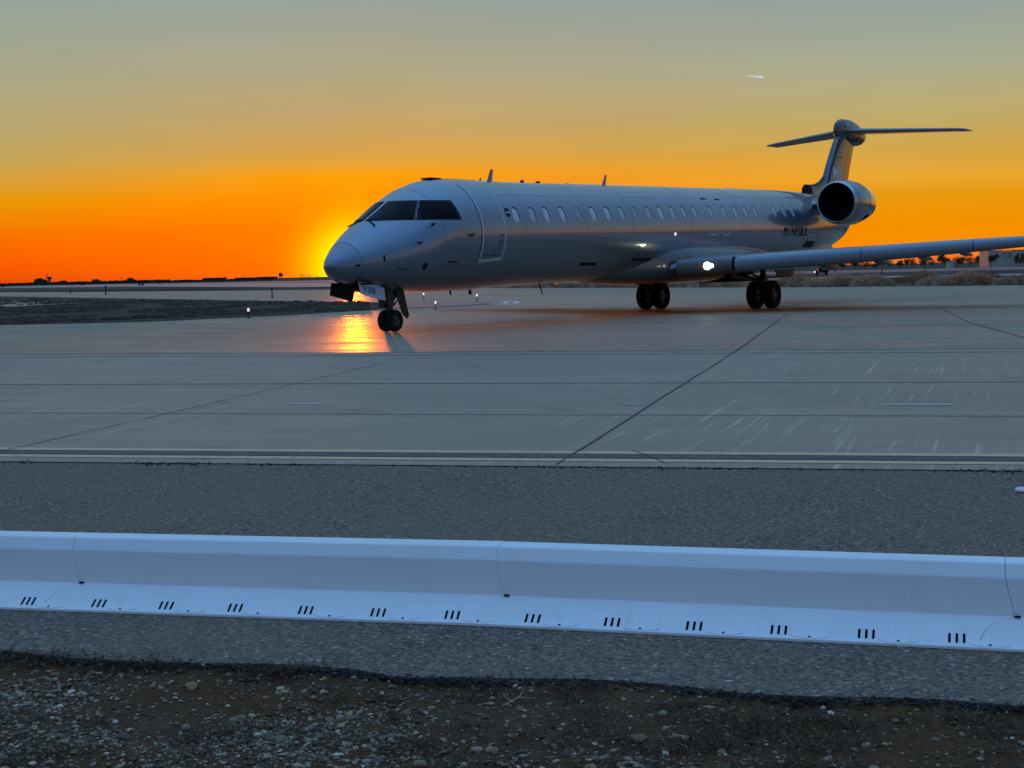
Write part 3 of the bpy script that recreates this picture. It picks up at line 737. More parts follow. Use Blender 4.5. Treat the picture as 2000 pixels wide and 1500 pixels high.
for side in (1, -1):
    f = lambda u, w, off, side=side: S(u, w, off, side)
    vs, fs = pane((2.655, 2.655), (3.15, 3.15), 87.5, 87.5, 37.6, 58.0); fr1 = wrap('windshield_frame', vs, fs, f, .006, M_SEAL_SHADOW)
    vs, fs = pane((2.695, 2.695), (3.11, 3.10), 83.5, 83.5, 40.8, 57.2); wrap('windshield_pane', vs, fs, f, .014, M_GLASS, fr1)
    vs, fs = pane((2.655, 2.66), (3.15, 3.15), 37.2, 57.6, 0, 0, rb=(3.60, 3.52)); fr2 = wrap('side_window_frame', vs, fs, f, .006, M_SEAL_SHADOW)
    vs, fs = pane((2.695, 2.705), (3.10, 3.10), 35.8, 54.6, 0, 0, rb=(3.49, 3.43)); wrap('side_window_pane', vs, fs, f, .014, M_GLASS, fr2)
    pth = [(at_z(2.665+.475*i/10, D_(39.0+18.2*i/10-(1.2 if i > 5 else 0))), D_(39.0+18.2*i/10-(1.2 if i > 5 else 0))) for i in range(11)]
    vs, fs = ribbon(pth, .022); wrap('window_post', vs, fs, f, .012, M_RIM)
    wp = MB(); wp.tube(S(1.44, D_(83), .02, side), S(1.32, D_(63), .035, side), .010, .018, 8)
    ab(wp, 'wiper', M_BLACK)
# probes, ports and vents on the nose
def probe(s, z, side=1, ln=.2, down=0):
    mb = MB(); a = SZ(s, z, -.01, side); b = SZ(s, z, .09, side)
    mb.tube(a, b, .035, .02, 8); mb.tube(b+Vector((.05, 0, down)), b+Vector((-ln, 0, down)), .016, .010, 8)
    ab(mb, 'pitot_probe', M_STEEL)
for side in (1, -1):
    probe(2.12, 2.10, side, .24); probe(2.62, 2.53, side, .14); probe(3.87, 2.28, side, .12, .05)
fSZ = lambda u, w, off: SZ(u, w, off, 1)
for s, z, w, h in ((3.35, 1.64, .34, .035), (1.13, 1.75, .05, .16), (.52, 1.60, .12, .05), (1.55, 1.42, .02, .25), (1.65, 1.50, .20, .02)):
    vs, fs = rrect(s, z, w, h, min(w, h)*.45); wrap('vent_slot', vs, fs, fSZ, .005, M_SEAL_SHADOW)
vs, fs = rrect(2.34, 1.55, .15, .17, .073); wrap('static_port', vs, fs, fSZ, .006, M_SEAL_SHADOW)
for s, z in ((.92, 0), ):
    for side in (1, -1):
        vs, fs = ribbon([(s-.3+.06*math.cos(i*.075), D_(-80+170*i/40)) for i in range(41)], .007); wrap('radome_seam', vs, fs, lambda u, w, off, side=side: S(u, w, off, side), .002, M_SEAL_SHADOW, depth=.004)
# round emblem behind the door
vs, fs = rrect(5.60, 2.88, .21, .25, .10); emb = wrap('emblem', vs, fs, fSZ, .005, M_NAVY)
vs, fs = ribbon([(5.51, 2.86), (5.57, 2.89), (5.69, 2.86)], .025); wrap('emblem_swoosh', vs, fs, fSZ, .009, M_WHITE, emb, depth=.004)
# boarding door
tdoor = D_(63); path = []
dp = [(4.38, D_(-29))]+[(4.38, D_(-29+92*i/40)) for i in range(1, 41)]
dq = [(5.34, D_(-27+90*i/40)) for i in range(41)]
door = wrap('boarding_door', *ribbon(dp, .038), lambda u, w, off: S(u, w, off, 1), .006, M_LINE)
wrap('door_outline', *ribbon(dq, .038), lambda u, w, off: S(u, w, off, 1), .006, M_LINE, door)
wrap('door_sill', *ribbon([(4.36+1.0*i/8, D_(-29+2*i/8)) for i in range(9)], .05), lambda u, w, off: S(u, w, off, 1), .006, M_LINE, door)
wrap('door_seam', *ribbon([(4.30, D_(-30+90*i/40)) for i in range(41)], .014), lambda u, w, off: S(u, w, off, 1), .003, M_SEAL_SHADOW, door)
wrap('door_step_seam', *ribbon([(4.46+.75*i/8, D_(-22.5)) for i in range(9)], .014), lambda u, w, off: S(u, w, off, 1), .003, M_SEAL_SHADOW, door)
rk = random.Random(2)
for i in range(9):
    s = 4.93+.32*rk.random(); z = 1.88+.42*rk.random()
    vs, fs = rrect(s, z, .035, .05, .01); wrap('door_placard', vs, fs, fSZ, .005, M_SEAL_SHADOW, door)
# cabin windows
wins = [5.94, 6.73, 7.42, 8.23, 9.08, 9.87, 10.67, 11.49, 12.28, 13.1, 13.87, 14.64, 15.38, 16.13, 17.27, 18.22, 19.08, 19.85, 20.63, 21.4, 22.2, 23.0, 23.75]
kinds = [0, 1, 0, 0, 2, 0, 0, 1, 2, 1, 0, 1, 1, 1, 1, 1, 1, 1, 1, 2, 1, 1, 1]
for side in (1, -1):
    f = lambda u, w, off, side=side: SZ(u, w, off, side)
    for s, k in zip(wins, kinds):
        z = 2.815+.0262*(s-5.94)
        vs, fs = rrect(s+.028, z+.018, .275, .39, .13); fr_ = wrap('cabin_window', vs, fs, f, .003, M_SEAL_SHADOW if k != 2 else M_RIM, depth=.006)  # plate shifted aft and up; its dark rim paints the recess shadow
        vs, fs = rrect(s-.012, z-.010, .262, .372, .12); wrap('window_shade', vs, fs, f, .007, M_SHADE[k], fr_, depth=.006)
# overwing exits
for side in (1, -1):
    for s0, s1 in ((17.02, 17.52), (18.0, 18.48)):
        f = lambda u, w, off, side=side: SZ(u+.11*(w-2.95), w, off, side)
        e = wrap('overwing_exit', *ribbon(rectpath(s0, s1, 2.40, 3.50, .06), .030, True), f, .004, M_LINE, depth=.006)
        vs, fs = rrect((s0+s1)/2-.02, 3.56, .34, .05, .02); wrap('exit_handle', vs, fs, f, .006, M_SEAL_SHADOW, e)
# rear baggage door outline and service panel
wrap('baggage_door', *ribbon(rectpath(25.0, 26.1, 2.10, 2.55, .06), .02, True), fSZ, .003, M_SEAL_SHADOW, depth=.005)
vs, fs = quad_grid([(24.75, 2.02), (25.75, 2.00), (25.95, 2.24), (24.95, 2.24)], 8, 4); wrap('service_panel', vs, fs, fSZ, .004, M_SEAL_SHADOW)
# belly scoops and a small emissive spot on the hull
for s, z in ((9.95, 1.54), (12.95, 1.65)):
    vs, fs = rrect(s, z, .95 if s < 11 else 1.2, .085, .035, shear=-.6); wrap('air_intake', vs, fs, fSZ, .006, M_BLACK)
for s, z, r in ((14.62, 2.40, .045),):
    vs, fs = rrect(s, z, r*2, r*2, r*.95); wrap('hull_spot', vs, fs, fSZ, .02, M_SPOT)
# lettering
def text_mesh(txt, height, width=None, shear=0, bold=0):
    cu = bpy.data.curves.new('t', 'FONT'); cu.body = txt; cu.size = 1; cu.offset = bold; cu.resolution_u = 3
    ob = bpy.data.objects.new('t', cu); COL.objects.link(ob); dg = bpy.context.evaluated_depsgraph_get(); dg.update()
    me = bpy.data.meshes.new_from_object(ob.evaluated_get(dg)); bpy.data.objects.remove(ob)
    bm = bmesh.new(); bm.from_mesh(me)
    xs = [v_.co.x for v_ in bm.verts]; ys = [v_.co.y for v_ in bm.verts]; x0_, x1_, y0_, y1_ = min(xs), max(xs), min(ys), max(ys)
    ky = height/(y1_-y0_); kx_ = (width/(x1_-x0_)) if width else ky
    for v_ in bm.verts: v_.co = ((v_.co.x-x0_)*kx_+shear*(v_.co.y-y0_)*ky, (v_.co.y-y0_)*ky, 0)
    for i in range(1, 6): bmesh.ops.bisect_plane(bm, geom=bm.verts[:]+bm.edges[:]+bm.faces[:], plane_co=(0, height*i/6, 0), plane_no=(0, 1, 0))
    bm.verts.ensure_lookup_table(); bm.verts.index_update()
    vs = [(v_.co.x, v_.co.y) for v_ in bm.verts]; fs = [tuple(x.index for x in f_.verts) for f_ in bm.faces]; bm.free(); return vs, fs
vs, fs = text_mesh('N938LR', .33, 1.42, .12, .012)
wrap('registration', [(23.42+x, 2.40+y) for x, y in vs], fs, fSZ, .008, M_NAVY, depth=.006)
flag = wrap('flag', *quad_grid([(22.72, 2.55), (23.0, 2.55), (23.06, 2.70), (22.78, 2.70)], 4, 4), fSZ, .006, M_NAVY, depth=.005)
for i in range(6):
    z = 2.40+i*.052; x0_ = 22.62+.04*i if i < 3 else 23.04
    wrap('flag_stripe', *quad_grid([(x0_, z), (23.25+.03*i, z), (23.26+.03*i, z+.025), (x0_, z+.025)], 6, 1), fSZ, .006, M_NAVY if i % 2 else M_SEAL_SHADOW, flag, depth=.005)
M_SEAM = mat('panel_seam', (.125, .155, .20), .4)
for s in (2.95, 6.35, 9.45, 12.0, 15.75, 19.5, 21.9, 24.35, 26.6):
    for side in (1, -1): wrap('panel_seam', *ribbon([(s, D_(-86+170*i/60)) for i in range(61)], .012), lambda u, w, off, side=side: S(u, w, off, side), .0022, M_SEAM, depth=.004)
for z0_, s0, s1 in ((2.25, 5.6, 16.6), (3.35, 5.6, 16.7), (3.42, 18.8, 27)):
    wrap('panel_seam', *ribbon([(s0+(s1-s0)*i/60, z0_+.019*(s0+(s1-s0)*i/60-6)) for i in range(61)], .009), fSZ, .0022, M_SEAM, depth=.004)
# antennas and crown fittings
def blade(name, s, z, h, c0, c1, sweep, thick=.03, m_=None, side=0):
    mb = MB(); rings = []
    for k in range(5):
        q = k/4; c = c0+(c1-c0)*q; rings.append([(s+sweep*q+c*u, side+thick*(1-.5*q)*w, z+h*q) for u, w in ((0, 0), (.25, .5), (.7, .35), (1, 0), (.7, -.35), (.25, -.5))])
    mb.loft(rings); return ab(mb, name, m_ or M_SLAT)
blade('antenna', 6.62, 3.76, .36, .26, .14, .20); blade('antenna', 12.68, 3.88, .33, .24, .12, .20)
blade('antenna', 6.25, 3.77, .10, .12, .05, .08, m_=M_RED); blade('antenna', 10.6, 3.84, .05, .3, .2, .03)
ab(MB().lathe((8.35, 0, 3.80), (0, 0, 1), [(0, .07), (.06, .06), (.10, .03), (.105, .001)], 14), 'beacon', M_RED)
ab(MB().lathe((9.15, 0, 3.82), (0, 0, 1), [(0, .08), (.04, .07), (.07, .03), (.075, .001)], 14), 'beacon', M_BLACK)
ab(MB().box((4.16, 0, 3.765), (.45, .3, .04)), 'roof_vent', M_SEAL_SHADOW)
vs, fs = ribbon([(4.3+1.5*i/12, D_(83)) for i in range(13)], .06); wrap('roof_panel', vs, fs, lambda u, w, off: S(u, w, off, 1), .004, M_SEAL_SHADOW)
blade('drain_mast', 4.75, .92, -.10, .10, .06, .05, m_=M_BLACK); blade('drain_mast', 5.6, .93, -.11, .16, .14, .02, m_=M_BLACK); blade('drain_mast', 9.0, 1.02, -.30, .10, .05, .20, m_=M_STEEL); blade('drain_mast', 18.9, .93, -.26, .10, .06, .12, m_=M_STEEL)

# wing-to-body fairing
FS = [10.6, 11.6, 12.6, 13.6, 14.6, 15.8, 17.2, 18.6, 20, 21.2, 22.4, 23.4]
FW = [.40, .60, .85, 1.10, 1.34, 1.53, 1.63, 1.66, 1.62, 1.50, 1.28, .9]
FB = [1.10, 1.02, .96, .92, .90, .89, .89, .90, .94, 1.03, 1.17, 1.32]
FT = [1.7, 1.95, 2.12, 2.22, 2.28, 2.30, 2.30, 2.28, 2.24, 2.18, 2.05, 1.9]
fm_ = MB(); rings = []
for i in range(0, 65):
    s = 10.6+12.8*i/64; w, b, t = pchip(FS, FW, s), pchip(FS, FB, s), pchip(FS, FT, s); mz = b+(t-b)*.40; ring = []
    for k in range(64):
        a = 2*math.pi*k/64; c, sn = math.cos(a), math.sin(a); e = .80
        ring.append((s, w*math.copysign(abs(c)**e, c), mz+math.copysign(abs(sn)**e, sn)*((t-mz) if sn > 0 else (mz-b))))
    rings.append(ring)
fm_.loft(rings); belly = ab(fm_, 'belly_fairing', M_BELLY_SHADE, auto=None)
def fairing_pt(s, a, off=0):
    w, b, t = pchip(FS, FW, s), pchip(FS, FB, s), pchip(FS, FT, s); mz = b+(t-b)*.4; c, sn = math.cos(a), math.sin(a); e = .8
    return Vector((s, (w+off)*abs(c)**e, mz+math.copysign(abs(sn)**e, sn)*((t-mz) if sn > 0 else (mz-b))))
# wings
def naca(x, t, camber=.02):
    yt = 5*t*(.2969*math.sqrt(x)-.126*x-.3516*x*x+.2843*x**3-.1036*x**4); return yt
def section(le, chord, y, z, t, tw=0, n=26, x0=0.0, x1=1.0, side=1, drop=0):
    up_, lo = [], []
    for i in range(n+1):
        q = x0+(x1-x0)*(1-math.cos(math.pi*i/n))/2; yt = naca(q, t)*chord; yc = .018*chord*4*q*(1-q)
        up_.append((le+q*chord, side*y, z+yc+yt*1.05-tw*(q-.25)*chord)); lo.append((le+q*chord, side*y, z+yc-yt*.95-tw*(q-.25)*chord))
    return up_+lo[::-1][1:-1] if x0 == 0 else up_+lo[::-1]
WY = [.8, 1.5, 2.0, 3.0, 4.5, 6.0, 8.0, 10.0, 11.6, 12.05]
def wLE(y): return 15.4+.55*(y-3) if y > 1.5 else 15.4+.55*(-1.5)+(.9*(y-1.5))
def wTE(y): return pchip([.8, 3, 4.8, 12.05], [20.9, 20.75, 20.9, 21.75], y)
def wZ(y): return pchip([.8, 2, 3, 6, 10.6, 12.05], [1.36, 1.39, 1.43, 1.56, 1.80, 1.88], y)
def wT(y): return pchip([.8, 2, 3, 6, 10.6, 12.05], [.50, .48, .46, .44, .30, .16], y)/(wTE(y)-wLE(y))
def wing_fn(y, q, up_=True, off=0, side=1):
    c = wTE(y)-wLE(y); yt = naca(q, wT(y))*c; yc = .018*c*4*q*(1-q)
    return Vector((wLE(y)+q*c, side*y, wZ(y)+yc+(yt*1.05+off if up_ else -yt*.95-off)))
for side in (1, -1):
    wm = MB(); wm.loft([section(wLE(y), wTE(y)-wLE(y), y, wZ(y), wT(y), side=side) for y in WY]); wing = ab(wm, 'wing', None, mats=[M_WING], auto=50)
    # drooped slats: inboard and outboard panels
    for y0_, y1_ in ((3.02, 6.3), (6.32, 9.2), (9.22, 11.7)):
        rings = []
        for i in range(7):
            y = y0_+(y1_-y0_)*i/6; c = wTE(y)-wLE(y); t = wT(y); z = wZ(y); ring = []
            ch = .155*c if c > 2.2 else .17*c; hh = t*c*.50
            for k in range(15):
                a = R(100+190*k/14); ring.append((wLE(y)+hh*.75-.10+hh*.80*math.cos(a)+(.0), side*y, z-.015+hh*.98*math.sin(a)))
            ring.append((wLE(y)+ch*.9, side*y, z-hh*.55)); ring.append((wLE(y)+ch*.7, side*y, z+hh*.25)); ring.append((wLE(y)+ch*1.5, side*y, z+hh*1.02))
            rings.append(ring)
        sm = MB(); sm.loft(rings); ab(sm, 'slat', M_SLAT, wing, auto=60)
    # flaps, drooped a little
    for y0_, y1_ in ((1.9, 4.7), (4.8, 9.2)):
        rings = []
        for i in range(5):
            y = y0_+(y1_-y0_)*i/4; te = wTE(y); z = wZ(y)+.015; ch = .16*(te-wLE(y)); dr = .08
            ring = []
            for q, w in ((0, 0), (.1, .06), (.3, .08), (.6, .05), (1, .006), (.6, -.03), (.3, -.05), (.1, -.04)):
                ring.append((te-.12+q*ch*math.cos(dr), side*y, z-q*ch*math.sin(dr)+w*ch*1.6))
            rings.append(ring)
        fb = MB(); fb.loft(rings); ab(fb, 'flap', M_WING, wing, auto=50)
    # flap track fairings
    for y, ln, dp_ in ((4.0, 2.2, .26), (5.7, 1.9, .24), (7.05, 1.7, .21), (8.3, 1.5, .18)):
        rings = []; z = wZ(y)-.075; te = wTE(y)-.15
        for i in range(9):
            q = i/8; r = math.sin(math.pi*min(1, q*1.0)**.8)*.5+.02
            rings.append([(te-ln*.62+ln*q, side*(y+.22*r*math.cos(a*.5236)), z-.02-dp_*q*.65+dp_*r*math.sin(a*.5236)) for a in range(12)])
        ft = MB(); ft.loft(rings); ab(ft, 'flap_track_fairing', M_UNDER, wing)
    # winglet
    rings = []
    for y, z, c, s in ((12.05, 1.88, 1.35, 20.35), (12.30, 2.05, 1.1, 20.62), (12.42, 2.35, .85, 20.95), (12.50, 2.85, .5, 21.4)):
        rings.append([(s+u*c, side*(y+w*c*.10), z+(.02 if z < 1.9 else 0)) for u, w in ((0, 0), (.15, .5), (.5, .6), (1, 0), (.5, -.4), (.15, -.4))])
    wgm = MB(); wgm.loft(rings); ab(wgm, 'winglet', M_WING, wing)
    # slat end gap, panel seam, light housing
    gp = MB(); gp.box((15.62, side*2.99, 1.43), (.72, .02, .43)); ab(gp, 'slat_gap', M_BLACK, wing, smooth=False)
    ro = MB(); rings = []
    for i in range(10):
        y = 1.5+1.46*i/9; hh = wT(y)*(wTE(y)-wLE(y))*.5
        rings.append([(wLE(y)-.10+hh*.72+hh*.85*math.cos(R(95+175*k/13)), side*y, wZ(y)+hh*1.02*math.sin(R(95+175*k/13))) for k in range(14)]+[(wLE(y)+.5, side*y, wZ(y)-hh*.9), (wLE(y)+.6, side*y, wZ(y)+hh*.9)])
    ro.loft(rings); ab(ro, 'leading_edge_glove', M_BELLY_SHADE, wing, auto=50)
    for yy_, r_, mm2 in ((2.30, .115, M_LAMP), (2.41, .065, M_LAMP2)):
        lm = MB(); s0 = wLE(yy_)-.115; lm.lathe((s0+.02, side*yy_, 1.40), (-1, side*.55, 0), [(0, r_), (.03, r_), (.045, r_*.7), (.05, .001)], 18)
        ll = ab(lm, 'landing_light', mm2, wing)
        if mm2 is M_LAMP:       # the lamp's own light on the skin and ground round it
            pl_ = bpy.data.lights.new('landing_lamp_light', 'POINT'); pl_.energy = 1.0; pl_.color = (1, .9, .35); pl_.shadow_soft_size = .06
            po_ = bpy.data.objects.new('lamp_light', pl_); COL.objects.link(po_); po_.parent = ll; po_.location = L((s0-.16, side*yy_+side*.1, 1.40))
# tail fin
def fin_sec(z):
    le = pchip([3.9, 4.2, 4.7, 6.35, 6.6], [29.2, 29.52, 29.82, 31.14, 31.4], z); te = pchip([3.9, 4.7, 6.35, 6.6], [32.1, 32.42, 33.25, 33.4], z); return le, te
def fin_half(s, z):
    le, te = fin_sec(z); q = max(0, min(1, (s-le)/(te-le))); return naca(q, .135)*(te-le)
fn = MB(); rings = []
for i in range(9):
    z = 3.7+2.8*i/8; le, te = fin_sec(max(3.9, z)); c = te-le; up_ = []; lo = []
    for k in range(19):
        q = (1-math.cos(math.pi*k/18))/2; t = naca(q, .135)*c; up_.append((le+q*c, t, z)); lo.append((le+q*c, -t, z))
    rings.append(up_+lo[::-1][1:-1])
fn.loft(rings); fin = ab(fn, 'tail_fin', M_FIN)
fF = lambda s, z, off: Vector((s, fin_half(s, z)+off, z))
for q0, q1, mm2, of in ((.085, .12, M_BLACK, .004), (.012, .080, M_NAC, .003)):
    vs, fs = [], []
    for j in range(15):
        z = 4.35+2.0*j/14; le, te = fin_sec(z)
        for k in range(4): vs.append((le+(q0+(q1-q0)*k/3)*(te-le), z))
    for j in range(14):
        for k in range(3): fs.append((j*4+k, j*4+k+1, j*4+k+5, j*4+k+4))
    for sd in (1, -1): wrap('leading_edge_strip' if mm2 is M_NAC else 'edge_stripe', vs, fs, lambda s, z, off, sd=sd: Vector((s, sd*(fin_half(s, z)+off), z)), of, mm2, fin, depth=.006)
M_LOGO = mat('faded_white_logo', (.62, .64, .64), .5)
vs, fs = text_mesh('MESA', .50, 1.30, .15, .01); wrap('logo', [(30.46+x, 4.74+y) for x, y in vs], fs, fF, .006, M_LOGO, fin, depth=.006)
wrap('rudder_hinge', *ribbon([(30.95, 5.62), (31.2, 5.63), (31.5, 5.64)], .03), fF, .005, M_BLACK, fin)
vs, fs = ribbon([(fin_sec(4.3+i*.2)[0]+.70*(fin_sec(4.3+i*.2)[1]-fin_sec(4.3+i*.2)[0]), 4.3+i*.2) for i in range(11)], .014); wrap('rudder_seam', vs, fs, fF, .003, M_BLACK, fin)
# dorsal scoop at the foot of the fin
ds = MB(); rings = []
for i in range(13):
    q = i/12; s = 28.05+q*2.6; top = pchip([28.05, 28.9, 29.4, 29.8, 30.65], [4.44, 4.50, 4.62, 4.82, 5.0], s); w = .15-.05*q; h0 = 4.02
    top += .02*math.exp(-q*9)
    rings.append([(s, w*math.cos(R(a))*(1 if i else .8), h0+(top-h0)*max(0, math.sin(R(a)))**.8 if math.sin(R(a)) > 0 else h0-.12) for a in range(0, 360, 20)])
ds.loft(rings); dors = ab(ds, 'dorsal_fairing', M_FIN)
bb_ = MB(); bb_.loft([[(28.02+dx, (w+.012)*math.cos(R(a)), 4.0+(top-4.0)*max(0, math.sin(R(a)))**.8 if math.sin(R(a)) > 0 else 3.92) for a in range(0, 360, 20)] for dx, w, top in ((0, .12, 4.38), (.03, .145, 4.46), (.22, .152, 4.468), (.40, .15, 4.462))]); ab(bb_, 'scoop_lip', M_BLACK, dors)
ab(MB().lathe((28.14, 0, 4.27), (-1, 0, 0), [(0, .13), (.10, .14), (.12, .12), (.02, .09), (.02, .001)], 18), 'ram_air_scoop', M_BLACK, dors)
# bullet fairing
bt = MB(); rings = []
BS = [0, .05, .15, .4, .8, 1.4, 2.0, 2.6, 3.0, 3.25, 3.35]
BT = [6.72, 6.92, 7.02, 7.14, 7.20, 7.21, 7.14, 6.99, 6.84, 6.72, 6.66]
BO = [6.72, 6.50, 6.42, 6.36, 6.28, 6.20, 6.18, 6.25, 6.38, 6.50, 6.56]
BW = [0, .09, .14, .19, .235, .25, .235, .19, .12, .06, .02]
for i in range(41):
    u = 3.35*(i/40)**1.4; t, b, w = pchip(BS, BT, u), pchip(BS, BO, u), max(.002, pchip(BS, BW, u)); mz = (t+b)/2
    rings.append([(31.18+u, w*math.cos(2*math.pi*k/28), mz+(t-b)/2*math.sin(2*math.pi*k/28)) for k in range(28)])
bt.loft(rings); bul = ab(bt, 'tail_bullet', M_FIN)
def bul_half(s, z):
    u = s-31.18; t, b, w = pchip(BS, BT, u), pchip(BS, BO, u), pchip(BS, BW, u); mz = (t+b)/2; k = max(-1, min(1, (z-mz)/((t-b)/2))); return w*math.sqrt(max(0, 1-k*k))
fB = lambda s, z, off: Vector((s, bul_half(s, z)+off, z))
wrap('bullet_stripe', *ribbon([(31.75, 7.05), (31.72, 6.85), (31.78, 6.62), (32.0, 6.45), (32.35, 6.34), (32.8, 6.36), (33.15, 6.48), (33.3, 6.56), (33.1, 6.62)], .05), fB, .006, M_BLACK, bul)
wrap('bullet_stripe', *ribbon([(31.85, 6.96), (32.4, 7.0), (33.0, 6.93), (33.2, 6.82)], .02), fB, .006, M_LOGO, bul)
# tailplane
for side in (1, -1):
    rings = []
    for y, le, te, z, t in ((0, 31.95, 34.15, 6.70, .10), (.3, 32.05, 34.2, 6.70, .10), (2, 32.85, 34.65, 6.64, .095), (3.8, 33.72, 35.12, 6.58, .09), (4.2, 33.95, 35.2, 6.565, .07), (4.27, 34.2, 35.15, 6.56, .03)):
        rings.append(section(le, te-le, y, z, t, n=16, side=side))
    hm = MB(); hm.loft(rings); ab(hm, 'tailplane', M_FIN if side > 0 else M_UNDER, auto=50)
# ventral strakes
for side in (1, -1):
    vm = MB(); vm.loft([[(27.1, side*.42, 1.75), (28.9, side*.36, 2.12), (29.25, side*.34, 2.02), (29.0, side*.55, 1.82), (28.6, side*.62, 1.70)], [(27.1, side*.47, 1.74), (28.9, side*.41, 2.11), (29.25, side*.39, 2.01), (29.0, side*.60, 1.80), (28.6, side*.67, 1.68)]])
    vm = MB(); poly = [(26.9, 1.60), (29.0, 2.02), (29.35, 2.32), (29.15, 2.30), (28.95, 1.74), (28.7, 1.66)]
    vm.loft([[(s, side*(.62+(2.1-z)*.7+d), z) for s, z in ((27.0, 1.72), (29.1, 2.30), (28.85, 1.78), (28.6, 1.70))] for d in (-.02, .02)])
    ab(vm, 'ventral_strake', M_WHITE if False else M_SLAT, smooth=False)
# engines
NPROF = [(0, .690), (-.02, .705), (.02, .735), (.12, .77), (.35, .80), (.7, .822), (1.1, .815), (1.6, .755), (2.1, .66), (2.45, .575), (2.55, .555), (2.53, .535), (2.3, .54)]
for side in (1, -1):
    EY, EZ, ES = 2.27*side, 3.585, 25.42
    nm = MB(); nm.lathe((ES, EY, EZ), (1, 0, 0), NPROF[2:], 56); nac = ab(nm, 'engine_nacelle', M_NAC, auto=50)
    lip = MB(); lip.lathe((ES, EY, EZ), (1, 0, 0), [(.125, .7725), (.06, .755), (.02, .735), (-.01, .712), (-.015, .70), (0, .682), (.05, .665), (.12, .655)], 56); ab(lip, 'intake_lip', M_LIP, nac, auto=60)
    duct = MB(); duct.lathe((ES, EY, EZ), (1, 0, 0), [(.12, .655), (.5, .655), (1.0, .66), (1.02, .001)], 40); ab(duct, 'intake_duct', M_BLACK, nac)
    fan = MB()
    for k in range(28):
        a = 2*math.pi*k/28; r = Vector((0, math.cos(a), math.sin(a))); tq = Vector((0, -math.sin(a), math.cos(a)))
        c = Vector((ES+.9, EY, EZ)); p = [c+r*.17-tq*.02+Vector((.0, 0, 0)), c+r*.17+tq*.03+Vector((.08, 0, 0)), c+r*.64+tq*.07+Vector((.07, 0, 0)), c+r*.64-tq*.03]
        b0 = len(fan.v); fan.v += p; fan.f.append((b0, b0+1, b0+2, b0+3)); fan.m.append(0)
    ab(fan, 'fan', M_STEEL, nac, smooth=False)
    spn = MB(); spn.lathe((ES+.55, EY, EZ), (1, 0, 0), [(0, .001), (.03, .04), (.15, .10), (.4, .17)], 20); ab(spn, 'spinner', M_BLACK, nac)
    core = MB(); core.lathe((ES+2.1, EY, EZ), (1, 0, 0), [(0, .42), (.5, .38), (.75, .30), (.75, .22), (1.05, .03), (1.06, .001)], 28); ab(core, 'exhaust_nozzle', M_STEEL, nac)
    vs, fs = quad_grid([(1.1, R(-52)), (1.8, R(-50)), (1.75, R(-36)), (1.15, R(-36))], 6, 4)
    wrap('cowl_vent', vs, fs, lambda u, a, off, side=side, EY=EY: Vector((ES+u, EY+side*math.cos(a)*(pchip([p_[0] for p_ in NPROF[2:11]], [p_[1] for p_ in NPROF[2:11]], u)+off), EZ+math.sin(a)*(pchip([p_[0] for p_ in NPROF[2:11]], [p_[1] for p_ in NPROF[2:11]], u)+off))), .006, M_SEAL_SHADOW, nac)
    vs, fs = ribbon([(1.35, R(-80+170*i/30)) for i in range(31)], .014)
    wrap('cowl_seam', vs, fs, lambda u, a, off, side=side, EY=EY: Vector((ES+u, EY+side*math.cos(a)*(.787+off), EZ+math.sin(a)*(.787+off))), .006, M_SEAL_SHADOW, nac)
    py = MB(); py.loft([section(26.0, 2.9, y, 3.55+.02*y, .11, n=14, side=side) for y in (1.0, 1.35, 1.62)]); ab(py, 'engine_pylon', M_NAC)

# landing gear -------------------------------------------------
def wheel(c, r, w, rim_r, parent=None):
    """tyre with a rounded shoulder, rim disc on both faces"""
    mb = MB(); hw = w/2; prof_ = [(-hw*.72, rim_r), (-hw*.95, rim_r+(r-rim_r)*.25), (-hw, rim_r+(r-rim_r)*.5), (-hw*.92, r*.90), (-hw*.72, r*.97), (-hw*.55, r*.995)]
    for g in (-.36, -.12, .12, .36): prof_ += [(hw*(g-.07), r), (hw*(g-.04), r*.985), (hw*(g+.04), r*.985), (hw*(g+.07), r)]
    prof_ += [(-a, b) for a, b in prof_[:6][::-1]]
    mb.lathe(c, (0, 1, 0), prof_, 40, closed=True); wl_ = ab(mb, 'wheel', M_TYRE, auto=60)
    rm = MB(); rm.lathe(c, (0, 1, 0), [(-hw*.60, .001), (-hw*.60, rim_r*.35), (-hw*.45, rim_r*.40), (-hw*.42, rim_r*.8), (-hw*.68, rim_r*.95), (-hw*.66, rim_r*1.03), (hw*.66, rim_r*1.03), (hw*.68, rim_r*.95), (hw*.42, rim_r*.8), (hw*.45, rim_r*.4), (hw*.6, rim_r*.35), (hw*.6, .001)], 28)
    for k in range(9):
        a = 2*math.pi*k/9
        for sg in (-1, 1): rm.tube((c[0]+rim_r*.62*math.cos(a), c[1]+sg*hw*.40, c[2]+rim_r*.62*math.sin(a)), (c[0]+rim_r*.62*math.cos(a), c[1]+sg*hw*.52, c[2]+rim_r*.62*math.sin(a)), rim_r*.07, n=8)
    ab(rm, 'rim', M_RIM, wl_, auto=40); return wl_
ns = SN
for sy in (.125, -.125): wheel((ns+.03, sy, .265-sy*BANK), .265, .185, .13)
g = MB(); g.tube((ns, 0, 1.25), (ns-.02, 0, .55), .125, .11, 14); g.tube((ns-.02, 0, .58), (ns, 0, .25), .07, .06, 12); g.tube((ns+.03, -.2, .265), (ns+.03, .2, .265), .035, n=10)
g.tube((ns+.04, 0, .60), (ns+.17, 0, .45), .03, .03, 8); g.tube((ns+.17, 0, .45), (ns+.03, 0, .30), .03, .03, 8)
g.box((ns-.10, 0, .74), (.22, .30, .24)); g.box((ns-.06, 0, .98), (.40, .34, .32))
ab(g, 'nose_gear_strut', M_STEEL, auto=40)
